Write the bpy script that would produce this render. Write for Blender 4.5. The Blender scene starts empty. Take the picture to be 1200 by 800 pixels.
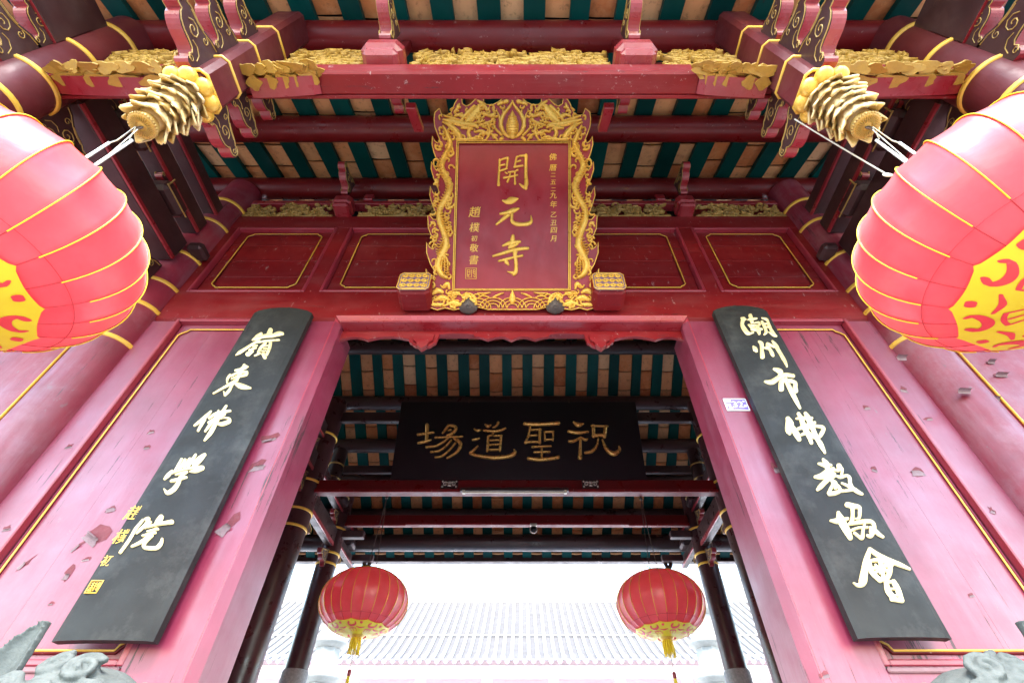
import bpy, bmesh, math, random
from mathutils import Vector, Matrix
from math import sin, cos, pi, radians
R = random.Random(7)
scene = bpy.context.scene
COL = scene.collection

# ------------------------------------------------------------------ camera
PITCH = math.atan(567.0 / 542.0)
EYE = Vector((0.073, -2.2, 1.6))
FPX, CPX, CPY = 567.0, 612.0, 400.0          # focal length and optical centre for a 1200 px wide frame
cd = bpy.data.cameras.new("camera")
cam = bpy.data.objects.new("camera", cd)
COL.objects.link(cam)
cam.location = EYE
cam.rotation_euler = (pi / 2 + PITCH, 0, 0)
cd.sensor_width = 36.0
cd.sensor_fit = 'HORIZONTAL'
cd.lens = FPX / 1200.0 * 36.0
cd.shift_x = -12.0 / 1200.0
cd.clip_start = 0.02
cd.clip_end = 2000
scene.camera = cam

# ------------------------------------------------------------------ sky, sun, exposure (overcast day)
SUN_EL, SUN_AZ = 54.0, 180.0                  # from the street side, over the photographer's shoulder
w = bpy.data.worlds.new("World")
scene.world = w
w.use_nodes = True
nt = w.node_tree
nt.nodes.clear()
out = nt.nodes.new("ShaderNodeOutputWorld")
bg = nt.nodes.new("ShaderNodeBackground")
sky = nt.nodes.new("ShaderNodeTexSky")
sky.sky_type = 'NISHITA'
sky.sun_disc = False
sky.sun_elevation = radians(SUN_EL)
sky.sun_rotation = radians(SUN_AZ)
sky.air_density = 1.6
sky.dust_density = 0.6
sky.ozone_density = 1.0
hs = nt.nodes.new("ShaderNodeHueSaturation")
hs.inputs['Saturation'].default_value = 0.98
nt.links.new(sky.outputs[0], hs.inputs['Color'])
nt.links.new(hs.outputs[0], bg.inputs[0])
bg.inputs[1].default_value = 0.15
nt.links.new(bg.outputs[0], out.inputs[0])
sl = bpy.data.lights.new("sun", 'SUN')
sl.energy = 1.5
sl.angle = radians(25)
sl.color = (1.0, 0.97, 0.92)
sun = bpy.data.objects.new("sun", sl)
COL.objects.link(sun)
sun.location = (0, -20, 30)
_d = Vector((0, -cos(radians(SUN_EL)), sin(radians(SUN_EL))))   # towards the sun
sun.rotation_euler = (-_d).to_track_quat('-Z', 'Y').to_euler()
vs = scene.view_settings
vs.view_transform = 'Standard'
vs.look = 'None'
vs.gamma = 1.0
vs.exposure = 3.15
vs.use_curve_mapping = False
scene.cycles.max_bounces = 10
scene.cycles.diffuse_bounces = 6

# ------------------------------------------------------------------ helpers
def sight(px, py):
    """direction of the line of sight through a point of the surveyed photograph (1200 x 800)"""
    u = (px - CPX) / FPX
    v = (CPY - py) / FPX
    return Vector((u, cos(PITCH) - v * sin(PITCH), sin(PITCH) + v * cos(PITCH)))

def on_plane(px, py, o, n):
    d = sight(px, py)
    return EYE + d * ((o - EYE).dot(n) / d.dot(n))

def at_y(px, py, y):
    d = sight(px, py)
    return EYE + d * ((y - EYE.y) / d.y)

def catmull(pts, sub):
    n = len(pts)
    if n == 2:
        return [tuple(a + (b - a) * k / sub for a, b in zip(pts[0], pts[1])) for k in range(sub + 1)]
    res = []
    for i in range(n - 1):
        p0 = pts[max(i - 1, 0)]; p1 = pts[i]; p2 = pts[i + 1]; p3 = pts[min(i + 2, n - 1)]
        for k in range(sub):
            t = k / sub
            res.append(tuple(0.5 * (2 * b + (c - a) * t + (2 * a - 5 * b + 4 * c - d) * t * t + (3 * b - a - 3 * c + d) * t ** 3)
                             for a, b, c, d in zip(p0, p1, p2, p3)))
    res.append(tuple(pts[-1]))
    return res

class MB:
    def __init__(self):
        self.v = []; self.f = []; self.m = []; self.s = []; self.tint = []
    def add(self, vs_, fs, mat=0, smooth=False):
        o = len(self.v)
        self.v += [tuple(p) for p in vs_]
        for f in fs:
            self.f.append(tuple(i + o for i in f)); self.m.append(mat); self.s.append(smooth)
    def box(self, x0, x1, y0, y1, z0, z1, mat=0, c=0.0):
        """box with chamfered edges (c metres)"""
        if x0 > x1: x0, x1 = x1, x0
        if y0 > y1: y0, y1 = y1, y0
        if z0 > z1: z0, z1 = z1, z0
        self.obox(Vector(((x0 + x1) / 2, (y0 + y1) / 2, (z0 + z1) / 2)), Vector((1, 0, 0)), Vector((0, 1, 0)), Vector((0, 0, 1)),
                  (x1 - x0) / 2, (y1 - y0) / 2, (z1 - z0) / 2, mat, c)
    def obox(self, o, ax, ay, az, hx, hy, hz, mat=0, c=0.0):
        if c <= 0:
            P = [o + ax * (hx * a) + ay * (hy * b) + az * (hz * d) for a in (-1, 1) for b in (-1, 1) for d in (-1, 1)]
            self.add(P, [(0, 1, 3, 2), (4, 6, 7, 5), (0, 4, 5, 1), (2, 3, 7, 6), (0, 2, 6, 4), (1, 5, 7, 3)], mat)
            return
        c = min(c, hx * .9, hy * .9, hz * .9)
        P = []; idx = {}
        for a in (-1, 1):
            for b in (-1, 1):
                for d in (-1, 1):
                    for k in range(3):
                        h = [hx - c, hy - c, hz - c]
                        h[k] = (hx, hy, hz)[k]
                        idx[(a, b, d, k)] = len(P)
                        P.append(o + ax * (h[0] * a) + ay * (h[1] * b) + az * (h[2] * d))
        F = []
        for k in range(3):
            for s in (-1, 1):
                q = []
                for (p, r) in ((-1, -1), (1, -1), (1, 1), (-1, 1)):
                    t = [p, r]; t.insert(k, s)
                    q.append(idx[(t[0], t[1], t[2], k)])
                F.append(q if (s > 0) != (k == 1) else q[::-1])
        for k in range(3):                       # edges along axis k
            i, j = [q for q in range(3) if q != k]
            for p in (-1, 1):
                for r in (-1, 1):
                    def key(e, kk):
                        t = [0, 0, 0]; t[k] = e; t[i] = p; t[j] = r
                        return idx[(t[0], t[1], t[2], kk)]
                    F.append((key(-1, i), key(1, i), key(1, j), key(-1, j)))
        for a in (-1, 1):
            for b in (-1, 1):
                for d in (-1, 1):
                    F.append(tuple(idx[(a, b, d, k)] for k in range(3)))
        self.add(P, F, mat)
    def tube(self, pts, r, n=8, mat=0, closed=False, cap=True):
        pts = [Vector(p) for p in pts]
        N = len(pts)
        rr = r if isinstance(r, (list, tuple)) else [r] * N
        V = []; prev = None
        for i, p in enumerate(pts):
            a = pts[(i - 1) % N] if (closed or i > 0) else p
            b = pts[(i + 1) % N] if (closed or i < N - 1) else p
            t = (b - a)
            t = t.normalized() if t.length > 1e-9 else Vector((0, 0, 1))
            if prev is None:
                h = Vector((0, 0, 1)) if abs(t.z) < .9 else Vector((1, 0, 0))
                u = t.cross(h).normalized()
            else:
                u = (prev - t * prev.dot(t))
                u = u.normalized() if u.length > 1e-6 else t.orthogonal().normalized()
            prev = u
            w_ = t.cross(u)
            for k in range(n):
                an = 2 * pi * k / n
                V.append(p + (u * cos(an) + w_ * sin(an)) * rr[i])
        F = []
        for i in range(N if closed else N - 1):
            j = (i + 1) % N
            for k in range(n):
                l = (k + 1) % n
                F.append((i * n + k, i * n + l, j * n + l, j * n + k))
        self.add(V, F, mat, True)
        if cap and not closed:
            self.add(V[:n], [tuple(range(n))[::-1]], mat)
            self.add(V[-n:], [tuple(range(n))], mat)
    def lathe(self, prof, c=(0, 0, 0), n=24, mat=0, smooth=True, axis='z'):
        V = []; F = []
        for (r, z) in prof:
            for k in range(n):
                a = 2 * pi * k / n
                if axis == 'z': V.append((c[0] + r * cos(a), c[1] + r * sin(a), c[2] + z))
                elif axis == 'x': V.append((c[0] + z, c[1] + r * cos(a), c[2] + r * sin(a)))
                else: V.append((c[0] + r * cos(a), c[1] + z, c[2] + r * sin(a)))
        for i in range(len(prof) - 1):
            for k in range(n):
                l = (k + 1) % n
                F.append((i * n + k, i * n + l, (i + 1) * n + l, (i + 1) * n + k))
        self.add(V, F, mat, smooth)
        if prof[0][0] > 1e-6: self.add(V[:n], [tuple(range(n))[::-1]], mat)
        if prof[-1][0] > 1e-6: self.add(V[-n:], [tuple(range(n))], mat)
    def prism(self, poly, fn, h0, h1, mat=0, side=None):
        """extrude a 2-D outline; fn(a, b, h) gives the point"""
        n = len(poly)
        A = [fn(a, b, h0) for a, b in poly]; B = [fn(a, b, h1) for a, b in poly]
        self.add(A, [tuple(range(n))[::-1]], mat)
        self.add(B, [tuple(range(n))], mat)
        self.add(A + B, [(i, (i + 1) % n, n + (i + 1) % n, n + i) for i in range(n)], mat if side is None else side)
    def ball(self, c, rx, ry=None, rz=None, n=10, mat=0, rot=None):
        ry = rx if ry is None else ry; rz = rx if rz is None else rz
        V = []; F = []; m_ = max(4, n // 2)
        for i in range(m_ + 1):
            p = -pi / 2 + pi * i / m_
            for k in range(n):
                a = 2 * pi * k / n
                q = Vector((rx * cos(p) * cos(a), ry * cos(p) * sin(a), rz * sin(p)))
                if rot is not None: q = rot @ q
                V.append(Vector(c) + q)
        for i in range(m_):
            for k in range(n):
                l = (k + 1) % n
                F.append((i * n + k, i * n + l, (i + 1) * n + l, (i + 1) * n + k))
        self.add(V, F, mat, True)
    def stroke(self, pts, fn, k=0.0, h=1.0, sub=5, mat=0, ends=True, rmin=.3):
        """a brush stroke: (x, y, half width) points in drawing units, domed; fn(x, y, height 0..1, k) gives the point"""
        P = catmull([tuple(float(q) for q in p) for p in pts], sub)
        Q = []
        for (x, y, r) in P:
            if not Q or (x - Q[-1][0]) ** 2 + (y - Q[-1][1]) ** 2 > 1e-9: Q.append((x, y, max(r, rmin)))
        P = Q
        if len(P) < 2: return
        rows = []
        def nrm(i):
            a = P[max(i - 1, 0)]; b = P[min(i + 1, len(P) - 1)]
            dx, dy = b[0] - a[0], b[1] - a[1]; l = math.hypot(dx, dy) or 1
            return dx / l, dy / l
        tx, ty = nrm(0); x, y, r = P[0]
        for s in (1.0, .8, .45) if ends else ():
            rows.append((x - tx * r * s, y - ty * r * s, r * math.sqrt(max(0, 1 - s * s)) + r * .02, tx, ty, 1 - s * s))
        for i, (x, y, r) in enumerate(P):
            tx, ty = nrm(i); rows.append((x, y, r, tx, ty, 1.0))
        x, y, r = P[-1]
        for s in (.45, .8, 1.0) if ends else ():
            rows.append((x + tx * r * s, y + ty * r * s, r * math.sqrt(max(0, 1 - s * s)) + r * .02, tx, ty, 1 - s * s))
        V = []
        for (x, y, r, tx, ty, hh) in rows:
            for c_, q in ((-1, 0), (-.88, .42), (-.5, .82), (0, 1), (.5, .82), (.88, .42), (1, 0)):
                V.append(fn(x - ty * r * c_, y + tx * r * c_, h * q * (.25 + .75 * hh), k))
        F = []
        for i in range(len(rows) - 1):
            for j in range(6):
                F.append((i * 7 + j, i * 7 + j + 1, i * 7 + 8 + j, i * 7 + 7 + j))
        self.add(V, F, mat, True)
    def mesh(self, name, mats):
        me = bpy.data.meshes.new(name)
        me.from_pydata(self.v, [], self.f)
        for m_ in mats: me.materials.append(m_)
        me.polygons.foreach_set("material_index", self.m)
        me.polygons.foreach_set("use_smooth", self.s)
        if self.tint:
            at = me.attributes.new("tint", 'FLOAT', 'FACE')
            at.data.foreach_set("value", self.tint)
        me.update()
        b = bmesh.new(); b.from_mesh(me)
        bmesh.ops.recalc_face_normals(b, faces=b.faces)
        b.to_mesh(me); b.free()
        return me

def link(o, parent=None, label=None, cat=None, group=None, kind=None):
    COL.objects.link(o)
    if parent is not None:
        o.parent = parent
        o.matrix_parent_inverse = Matrix.Identity(4)
    if label: o["label"] = label
    if cat: o["category"] = cat
    if group: o["group"] = group
    if kind: o["kind"] = kind
    return o

def obj(name, mb, mats, parent=None, label=None, cat=None, group=None, kind=None, loc=None):
    if not isinstance(mats, (list, tuple)): mats = [mats]
    me = mb.mesh(name, mats) if isinstance(mb, MB) else mb
    o = bpy.data.objects.new(name, me)
    link(o, parent, label, cat, group, kind)
    if loc is not None: o.location = loc
    return o

def thing(name, label, cat, group=None, loc=(0, 0, 0)):
    o = bpy.data.objects.new(name, None)
    o.empty_display_size = .1
    link(o, None, label, cat, group)
    o.location = loc
    return o

def copy_tree(o, parent=None):
    c = o.copy(); COL.objects.link(c)
    if parent is not None:
        c.parent = parent
        c.matrix_parent_inverse = o.matrix_parent_inverse.copy()
    for ch in list(o.children): copy_tree(ch, c)
    return c

def shift(mb, off):
    mb.v = [(a - off[0], b - off[1], c - off[2]) for a, b, c in mb.v]
    return mb

# ------------------------------------------------------------------ materials
def _new(name):
    m = bpy.data.materials.new(name); m.use_nodes = True
    t = m.node_tree
    return m, t, t.nodes["Principled BSDF"]

def _noise(t, scale, detail=5, rough=.6, stretch=None, src='Object', rnd=False):
    tc = t.nodes.new("ShaderNodeTexCoord")
    vec = tc.outputs[src]
    if stretch:
        mp = t.nodes.new("ShaderNodeMapping"); mp.inputs['Scale'].default_value = stretch
        t.links.new(vec, mp.inputs[0]); vec = mp.outputs[0]
    n = t.nodes.new("ShaderNodeTexNoise")
    if rnd:
        n.noise_dimensions = '4D'
        oi = t.nodes.new("ShaderNodeObjectInfo")
        mu = t.nodes.new("ShaderNodeMath"); mu.operation = 'MULTIPLY'; mu.inputs[1].default_value = 50
        t.links.new(oi.outputs['Random'], mu.inputs[0]); t.links.new(mu.outputs[0], n.inputs['W'])
    n.inputs['Scale'].default_value = scale; n.inputs['Detail'].default_value = detail; n.inputs['Roughness'].default_value = rough
    t.links.new(vec, n.inputs['Vector'])
    return n.outputs['Fac']

def _ramp(t, fac, a, b, lo=0.0, hi=1.0):
    r = t.nodes.new("ShaderNodeMapRange")
    r.inputs['From Min'].default_value = a; r.inputs['From Max'].default_value = b
    r.inputs['To Min'].default_value = lo; r.inputs['To Max'].default_value = hi
    t.links.new(fac, r.inputs['Value'])
    return r.outputs[0]

def _mix(t, fac, a, b):
    m = t.nodes.new("ShaderNodeMix"); m.data_type = 'RGBA'
    if isinstance(fac, float): m.inputs[0].default_value = fac
    else: t.links.new(fac, m.inputs[0])
    for i, c in ((6, a), (7, b)):
        if isinstance(c, tuple): m.inputs[i].default_value = (*c, 1)
        else: t.links.new(c, m.inputs[i])
    return m.outputs[2]

def _bump(t, b, fac, strength, dist=.01, prev=None):
    n = t.nodes.new("ShaderNodeBump"); n.inputs['Strength'].default_value = strength; n.inputs['Distance'].default_value = dist
    t.links.new(fac, n.inputs['Height'])
    if prev is not None: t.links.new(prev, n.inputs['Normal'])
    t.links.new(n.outputs[0], b.inputs['Normal'])
    return n.outputs[0]

def paint(name, c1, c2, rough=.4, metal=0.0, dust=None, dustc=(.35, .3, .28), scale=3.0, stretch=None, bump=.15, spec=.5, rvar=.15,
          chips=None, chipc=(.25, .2, .18), grain=None, rnd=False, coat=0.0, cracks=None, objvar=0.0):
    m, t, b = _new(name)
    n1 = _noise(t, scale, 6, .65, stretch, rnd=rnd)
    col = _mix(t, _ramp(t, n1, .3, .7), c1, c2)
    if dust:
        n2 = _noise(t, scale * .6 + .7, 8, .7, stretch, rnd=rnd)
        col = _mix(t, _ramp(t, n2, .5, .82, 0, dust), col, dustc)
    if chips:
        n3 = _noise(t, 34, 9, .75, (1, 1, .35) if stretch is None else stretch, rnd=rnd)
        col = _mix(t, _ramp(t, n3, chips, chips + .02), col, chipc)
    if cracks:
        horiz = grain is not None and grain[0] < .5
        n5 = _noise(t, 26, 7, .8, (.045, 1, 1) if horiz else (1, 1, .045), rnd=rnd)
        n6 = _noise(t, 1.3, 3, .5, None, rnd=rnd)
        ad = t.nodes.new("ShaderNodeMath"); ad.operation = 'MULTIPLY_ADD'; ad.inputs[1].default_value = .22
        t.links.new(n6, ad.inputs[0]); t.links.new(n5, ad.inputs[2])
        col = _mix(t, _ramp(t, ad.outputs[0], cracks, cracks + .012), col, (.055, .022, .024))
        n7 = _noise(t, 7, 8, .75, (.12, 1, .8) if horiz else (.8, 1, .12), rnd=rnd)
        col = _mix(t, _ramp(t, n7, .5, .75, 0, .42), col, dustc)
    if objvar:
        oi = t.nodes.new("ShaderNodeObjectInfo")
        hv = t.nodes.new("ShaderNodeHueSaturation")
        t.links.new(_ramp(t, oi.outputs['Random'], 0.0, 1.0, 1 - objvar, 1 + objvar), hv.inputs['Value'])
        t.links.new(col, hv.inputs['Color']); col = hv.outputs[0]
    t.links.new(col, b.inputs['Base Color'])
    n4 = _noise(t, scale * 2.3, 4, .6, stretch, rnd=rnd)
    t.links.new(_ramp(t, n4, .3, .7, max(.03, rough - rvar), min(1, rough + rvar)), b.inputs['Roughness'])
    b.inputs['Metallic'].default_value = metal
    b.inputs['Specular IOR Level'].default_value = spec
    if coat:
        b.inputs['Coat Weight'].default_value = coat; b.inputs['Coat Roughness'].default_value = .40; b.inputs['Coat IOR'].default_value = 1.62
    if cracks and coat:                       # worn lacquer: the gloss is thin in streaks and gone from cracks
        wv = _noise(t, 5, 8, .72, (.12, 1, .9) if horiz else (.9, 1, .12), rnd=rnd)
        w2 = _noise(t, 2.4, 6, .7, rnd=rnd)
        av = t.nodes.new("ShaderNodeMath"); av.operation = 'MULTIPLY_ADD'; av.inputs[1].default_value = .8
        t.links.new(w2, av.inputs[0]); t.links.new(wv, av.inputs[2])
        gl = _ramp(t, av.outputs[0], .66, 1.1, coat, coat * .55)
        mu = t.nodes.new("ShaderNodeMath"); mu.operation = 'MULTIPLY'
        t.links.new(gl, mu.inputs[0]); t.links.new(_ramp(t, ad.outputs[0], cracks - .004, cracks + .008, 1.0, .1), mu.inputs[1])
        t.links.new(mu.outputs[0], b.inputs['Coat Weight'])
    pv = None
    if bump:
        pv = _bump(t, b, _noise(t, scale * 5, 6, .6, stretch, rnd=rnd), bump, .01)
    if grain:
        _bump(t, b, _noise(t, 14, 5, .6, grain, rnd=rnd), .35, .004, pv)
    return m

RED = paint("red_lacquer", (.255, .018, .056), (.178, .012, .037), .44, dust=.35, dustc=(.28, .095, .14), scale=2.2, bump=.16, grain=(1, 1, .06), chips=.635, chipc=(.17, .05, .06), coat=1.0, cracks=.722)
COLRED = paint("dusty_red_column", (.25, .018, .042), (.165, .012, .028), .5, dust=.75, dustc=(.30, .17, .20), scale=2.6, bump=.2, grain=(1, 1, .06), chips=.62, chipc=(.17, .06, .07), coat=.3, cracks=.73)
EDGE = paint("pale_red_edge_bead", (.34, .024, .045), (.27, .018, .034), .4, dust=.3, dustc=(.36, .14, .17), scale=4, bump=.08, coat=.75)
REDH = paint("red_lacquer_rails", (.235, .0095, .0125), (.165, .006, .008), .45, dust=.25, dustc=(.25, .085, .08), scale=2.2, bump=.10, grain=(.06, 1, 1), chips=.615, chipc=(.32, .17, .16), spec=.3, cracks=.735)
REDB = paint("bright_red_edge", (.30, .013, .022), (.23, .010, .017), .34, dust=.25, dustc=(.5, .25, .27), scale=6, bump=.08, coat=.5)
MAROON = paint("dusty_maroon_timber", (.135, .021, .024), (.09, .013, .015), .46, dust=.5, dustc=(.17, .075, .08), scale=3, bump=.15, chips=.70, chipc=(.05, .02, .02), grain=(1, 1, .1), spec=.3)
REDD = paint("dark_red_timber", (.145, .006, .0075), (.10, .005, .006), .38, dust=.2, dustc=(.14, .06, .055), spec=.35, scale=2.6, bump=.1, grain=(.08, 1, 1), chips=.635, chipc=(.24, .14, .13))
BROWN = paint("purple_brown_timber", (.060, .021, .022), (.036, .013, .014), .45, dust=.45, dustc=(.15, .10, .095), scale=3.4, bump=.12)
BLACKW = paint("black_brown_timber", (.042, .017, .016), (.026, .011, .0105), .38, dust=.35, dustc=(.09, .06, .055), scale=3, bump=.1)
GOLD = paint("gold_paint", (.86, .55, .10), (.74, .42, .05), .34, metal=.3, dust=.15, dustc=(.5, .4, .22), scale=14, bump=.2)
GOLDM = paint("aged_gilding", (.50, .29, .045), (.36, .19, .03), .42, metal=.25, dust=.4, dustc=(.36, .26, .14), scale=12, bump=.3, chips=.64, chipc=(.12, .05, .03))
GOLDO = paint("old_gold_paint", (.46, .29, .075), (.36, .22, .06), .5, metal=.2, dust=.7, dustc=(.30, .23, .14), scale=9, bump=.3)
GOLDW = paint("weathered_gold_leaf", (.70, .57, .33), (.62, .42, .14), .55, metal=.05, dust=.6, dustc=(.66, .62, .52), scale=7, bump=.3, chips=.64, chipc=(.22, .15, .08))
GOLDL = paint("gold_line", (.85, .52, .07), (.72, .40, .05), .4, metal=.1, dust=.3, dustc=(.45, .38, .30), scale=8, bump=.05)
GOLDP = paint("pale_gold_lettering", (.94, .80, .46), (.88, .68, .30), .32, metal=.25, scale=12, bump=.08)
GOLDD = paint("dim_bronze_gold", (.80, .47, .13), (.62, .33, .08), .32, metal=.6, scale=12, bump=.15)
TEAL = paint("teal_green_rafter", (.0016, .066, .058), (.0012, .043, .040), .5, dust=.12, dustc=(.03, .11, .09), scale=4, bump=.08, stretch=(1, .2, 1), objvar=.35, spec=.15, chips=.63, chipc=(.03, .035, .03))
BLACKB = paint("black_lacquer_board", (.024, .0225, .021), (.013, .012, .012), .55, dust=.95, dustc=(.085, .079, .072), scale=3.6, bump=.12, rvar=.12, spec=.28)
BLACKG = paint("black_gloss_board", (.006, .006, .007), (.004, .004, .005), .34, scale=3, bump=0, rvar=.03)
IRON = paint("rusty_iron", (.06, .045, .04), (.10, .06, .045), .6, metal=.4, scale=30, bump=.2)
BRONZE = paint("brown_bronze", (.10, .07, .06), (.07, .05, .045), .5, metal=.3, scale=20, bump=.2)
STONE = paint("grey_granite", (.105, .113, .105), (.06, .067, .062), .75, dust=.3, dustc=(.145, .15, .14), scale=30, bump=.3, spec=.3)
STONEC = paint("pale_speckled_granite", (.36, .35, .34), (.22, .21, .21), .8, scale=40, bump=.2)
WHITEST = paint("pale_carved_stone", (.34, .33, .30), (.24, .235, .21), .8, scale=5, bump=.2)
PAVE = paint("dark_street_granite", (.215, .21, .20), (.17, .165, .16), .8, scale=.8, bump=.1)
YARD = paint("pale_courtyard_granite", (.74, .73, .70), (.66, .65, .63), .8, scale=.8, bump=.1)
FLOORM = paint("polished_hall_floor", (.42, .40, .38), (.35, .34, .32), .5, scale=1.2, bump=.05)
FARTILE = paint("grey_far_roof_tile", (.37, .355, .34), (.31, .295, .285), .8, scale=2, bump=.2)
FARBED = paint("dark_far_roof_pan", (.10, .09, .085), (.075, .065, .06), .85, scale=2, bump=.2)
FARDARK = paint("blue_grey_eave_tile", (.20, .20, .30), (.26, .22, .2), .7, scale=6, bump=.2)
FARPINK = paint("faded_pink_beam", (.68, .54, .55), (.62, .48, .50), .7, scale=3, bump=.1)
STEELW = paint("white_painted_steel", (.80, .80, .80), (.74, .74, .75), .3, scale=20, bump=.02)
ROPE = paint("off_white_cord", (.70, .68, .62), (.6, .58, .5), .8, scale=60, bump=.3)
CREAM = paint("cream_enamel", (.72, .68, .52), (.66, .6, .44), .35, scale=10, bump=.02)
SILVER = paint("silver_gilt", (.62, .56, .48), (.5, .42, .34), .4, metal=.5, scale=20, bump=.2)
FLAKE = paint("curled_paint_back", (.26, .17, .18), (.18, .11, .12), .7, scale=14, bump=.3)
BARE = paint("undercoat_red", (.20, .035, .045), (.13, .02, .028), .7, scale=12, bump=.3)
GLOSSR = paint("glossy_pink_red_edge", (.42, .028, .050), (.36, .022, .04), .24, scale=4, bump=.03, coat=1.0)
PURPLE = paint("violet_enamel", (.20, .14, .62), (.26, .18, .66), .3, scale=9, bump=.02)
LILAC = paint("lilac_enamel", (.24, .15, .22), (.18, .10, .15), .5, scale=20, bump=.02)
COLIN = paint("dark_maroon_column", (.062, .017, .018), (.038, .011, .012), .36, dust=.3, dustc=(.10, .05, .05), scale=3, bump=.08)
WHITEP = paint("white_enamel", (.82, .82, .86), (.76, .76, .8), .35, scale=14, bump=.02)
YELLOW = paint("yellow_satin", (.86, .66, .02), (.80, .58, .015), .42, scale=9, bump=.1)
REDGLYPH = paint("red_satin_print", (.82, .05, .055), (.76, .04, .05), .45, scale=9, bump=.02)
RIBRED = paint("dark_red_wire", (.50, .03, .04), (.42, .024, .03), .5, scale=9, bump=.02)
DARK = paint("near_black_board", (.012, .010, .010), (.008, .007, .007), .8, scale=3, bump=0)
SIGNRED = paint("sign_red", (.32, .017, .026), (.23, .011, .018), .42, dust=.35, dustc=(.40, .07, .09), scale=4.5, bump=.05, stretch=(1, 1, .5))

def lantern_cloth():
    m, t, b = _new("red_lantern_satin")
    n = _noise(t, 6, 4, .6, rnd=True)
    col = _mix(t, _ramp(t, n, .35, .65), (.90, .185, .215), (.85, .135, .165))
    t.links.new(col, b.inputs['Base Color'])
    b.inputs['Roughness'].default_value = .36
    b.inputs['Specular IOR Level'].default_value = .6
    b.inputs['Coat Weight'].default_value = .8; b.inputs['Coat Roughness'].default_value = .38; b.inputs['Coat IOR'].default_value = 1.8
    b.inputs['Sheen Weight'].default_value = .5
    b.inputs['Sheen Roughness'].default_value = .4
    pv = _bump(t, b, _noise(t, 4, 4, .55, (1, 1, 2.2), rnd=True), .35, .03)
    _bump(t, b, _noise(t, 120, 2, .5), .05, .002, pv)
    tr = t.nodes.new("ShaderNodeBsdfTranslucent"); t.links.new(col, tr.inputs[0])
    mx = t.nodes.new("ShaderNodeMixShader"); mx.inputs[0].default_value = .64
    o = t.nodes["Material Output"]
    t.links.new(b.outputs[0], mx.inputs[1]); t.links.new(tr.outputs[0], mx.inputs[2]); t.links.new(mx.outputs[0], o.inputs[0])
    return m
CLOTH = lantern_cloth()

def tile_mat():
    m, t, b = _new("terracotta_roof_tile")
    oi = t.nodes.new("ShaderNodeObjectInfo")
    at = t.nodes.new("ShaderNodeAttribute"); at.attribute_name = "tint"
    ad = t.nodes.new("ShaderNodeMath"); ad.operation = 'ADD'
    t.links.new(oi.outputs['Random'], ad.inputs[0]); t.links.new(at.outputs['Fac'], ad.inputs[1])
    fr = t.nodes.new("ShaderNodeMath"); fr.operation = 'FRACT'; t.links.new(ad.outputs[0], fr.inputs[0])
    cr = t.nodes.new("ShaderNodeValToRGB"); e = cr.color_ramp
    e.elements[0].position = 0; e.elements[0].color = (.42, .125, .045, 1)
    e.elements[1].position = 1; e.elements[1].color = (.82, .54, .30, 1)
    for p, c in ((.3, (.62, .24, .085)), (.55, (.74, .37, .165)), (.8, (.58, .29, .13))):
        q = e.elements.new(p); q.color = (*c, 1)
    t.links.new(fr.outputs[0], cr.inputs[0])
    n = _noise(t, 9, 7, .7, rnd=True)
    c1 = _mix(t, _ramp(t, n, .45, .75, 0, .4), cr.outputs[0], (.80, .50, .26))
    n2 = _noise(t, 22, 6, .7, rnd=True)
    c2 = _mix(t, _ramp(t, n2, .54, .68, 0, .6), c1, (.20, .085, .04))
    t.links.new(c2, b.inputs['Base Color'])
    b.inputs['Roughness'].default_value = .85
    b.inputs['Specular IOR Level'].default_value = .25
    _bump(t, b, n2, .4, .01)
    return m
TILE = tile_mat()
# ------------------------------------------------------------------ ground
mb = MB(); mb.add([(-300, -300, 0), (300, -300, 0), (300, 300, 0), (-300, 300, 0)], [(0, 1, 2, 3)])
obj("ground", mb, PAVE, kind='structure')
mb = MB(); mb.add([(-8, -.6, .004), (8, -.6, .004), (8, 6.2, .004), (-8, 6.2, .004)], [(0, 1, 2, 3)]); obj("hall_floor", mb, FLOORM, kind='structure')
mb = MB(); mb.add([(-40, 6.2, .004), (40, 6.2, .004), (40, 60, .004), (-40, 60, .004)], [(0, 1, 2, 3)]); obj("courtyard_paving", mb, YARD, kind='structure')

# ------------------------------------------------------------------ the gate
gate = thing("temple_gate", "red lacquered timber temple gate with round columns, gold carving and green roof rafters", "temple gate")
def P(name, mb, mats, label=None, parent=None):
    return obj(name, mb, mats, parent or gate, label)

RIDGE_Y, RIDGE_Z = 2.0, 7.05
def roof_z(y):                                # underside of the tiles' bed
    return 6.21 + .42 * y if y < RIDGE_Y else RIDGE_Z - .6 * (y - RIDGE_Y)
PITCHX = .317
Y_FRONT, Y_BACK = -2.25, 5.80

# rafters: flat painted boards running up the slope, tiles lying between them
def slope_box(mb, x0, x1, y0, y1, lo, hi, mat=0):
    V = [(x, y, roof_z0(y) + h) for x in (x0, x1) for y in (y0, y1) for h in (lo, hi)]
    mb.add(V, [(0, 1, 3, 2), (4, 6, 7, 5), (0, 4, 5, 1), (2, 3, 7, 6), (0, 2, 6, 4), (1, 5, 7, 3)], mat)
raf_x = [(k + .5) * PITCHX for k in range(-19, 19)]
for x in raf_x:
    for front in (True, False):
        roof_z0 = (lambda y: 6.21 + .42 * y) if front else (lambda y: RIDGE_Z - .6 * (y - RIDGE_Y))
        mb = MB(); j = R.uniform(-.010, .010); wd = .072 + R.uniform(-.007, .007)
        y0, y1 = (Y_FRONT, RIDGE_Y) if front else (RIDGE_Y, 5.71)
        slope_box(mb, x - wd + j, x + wd + j, y0, y1, 0, .05)
        P("rafter", mb, TEAL)
roof_z0 = lambda y: 6.21 + .42 * y
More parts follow.
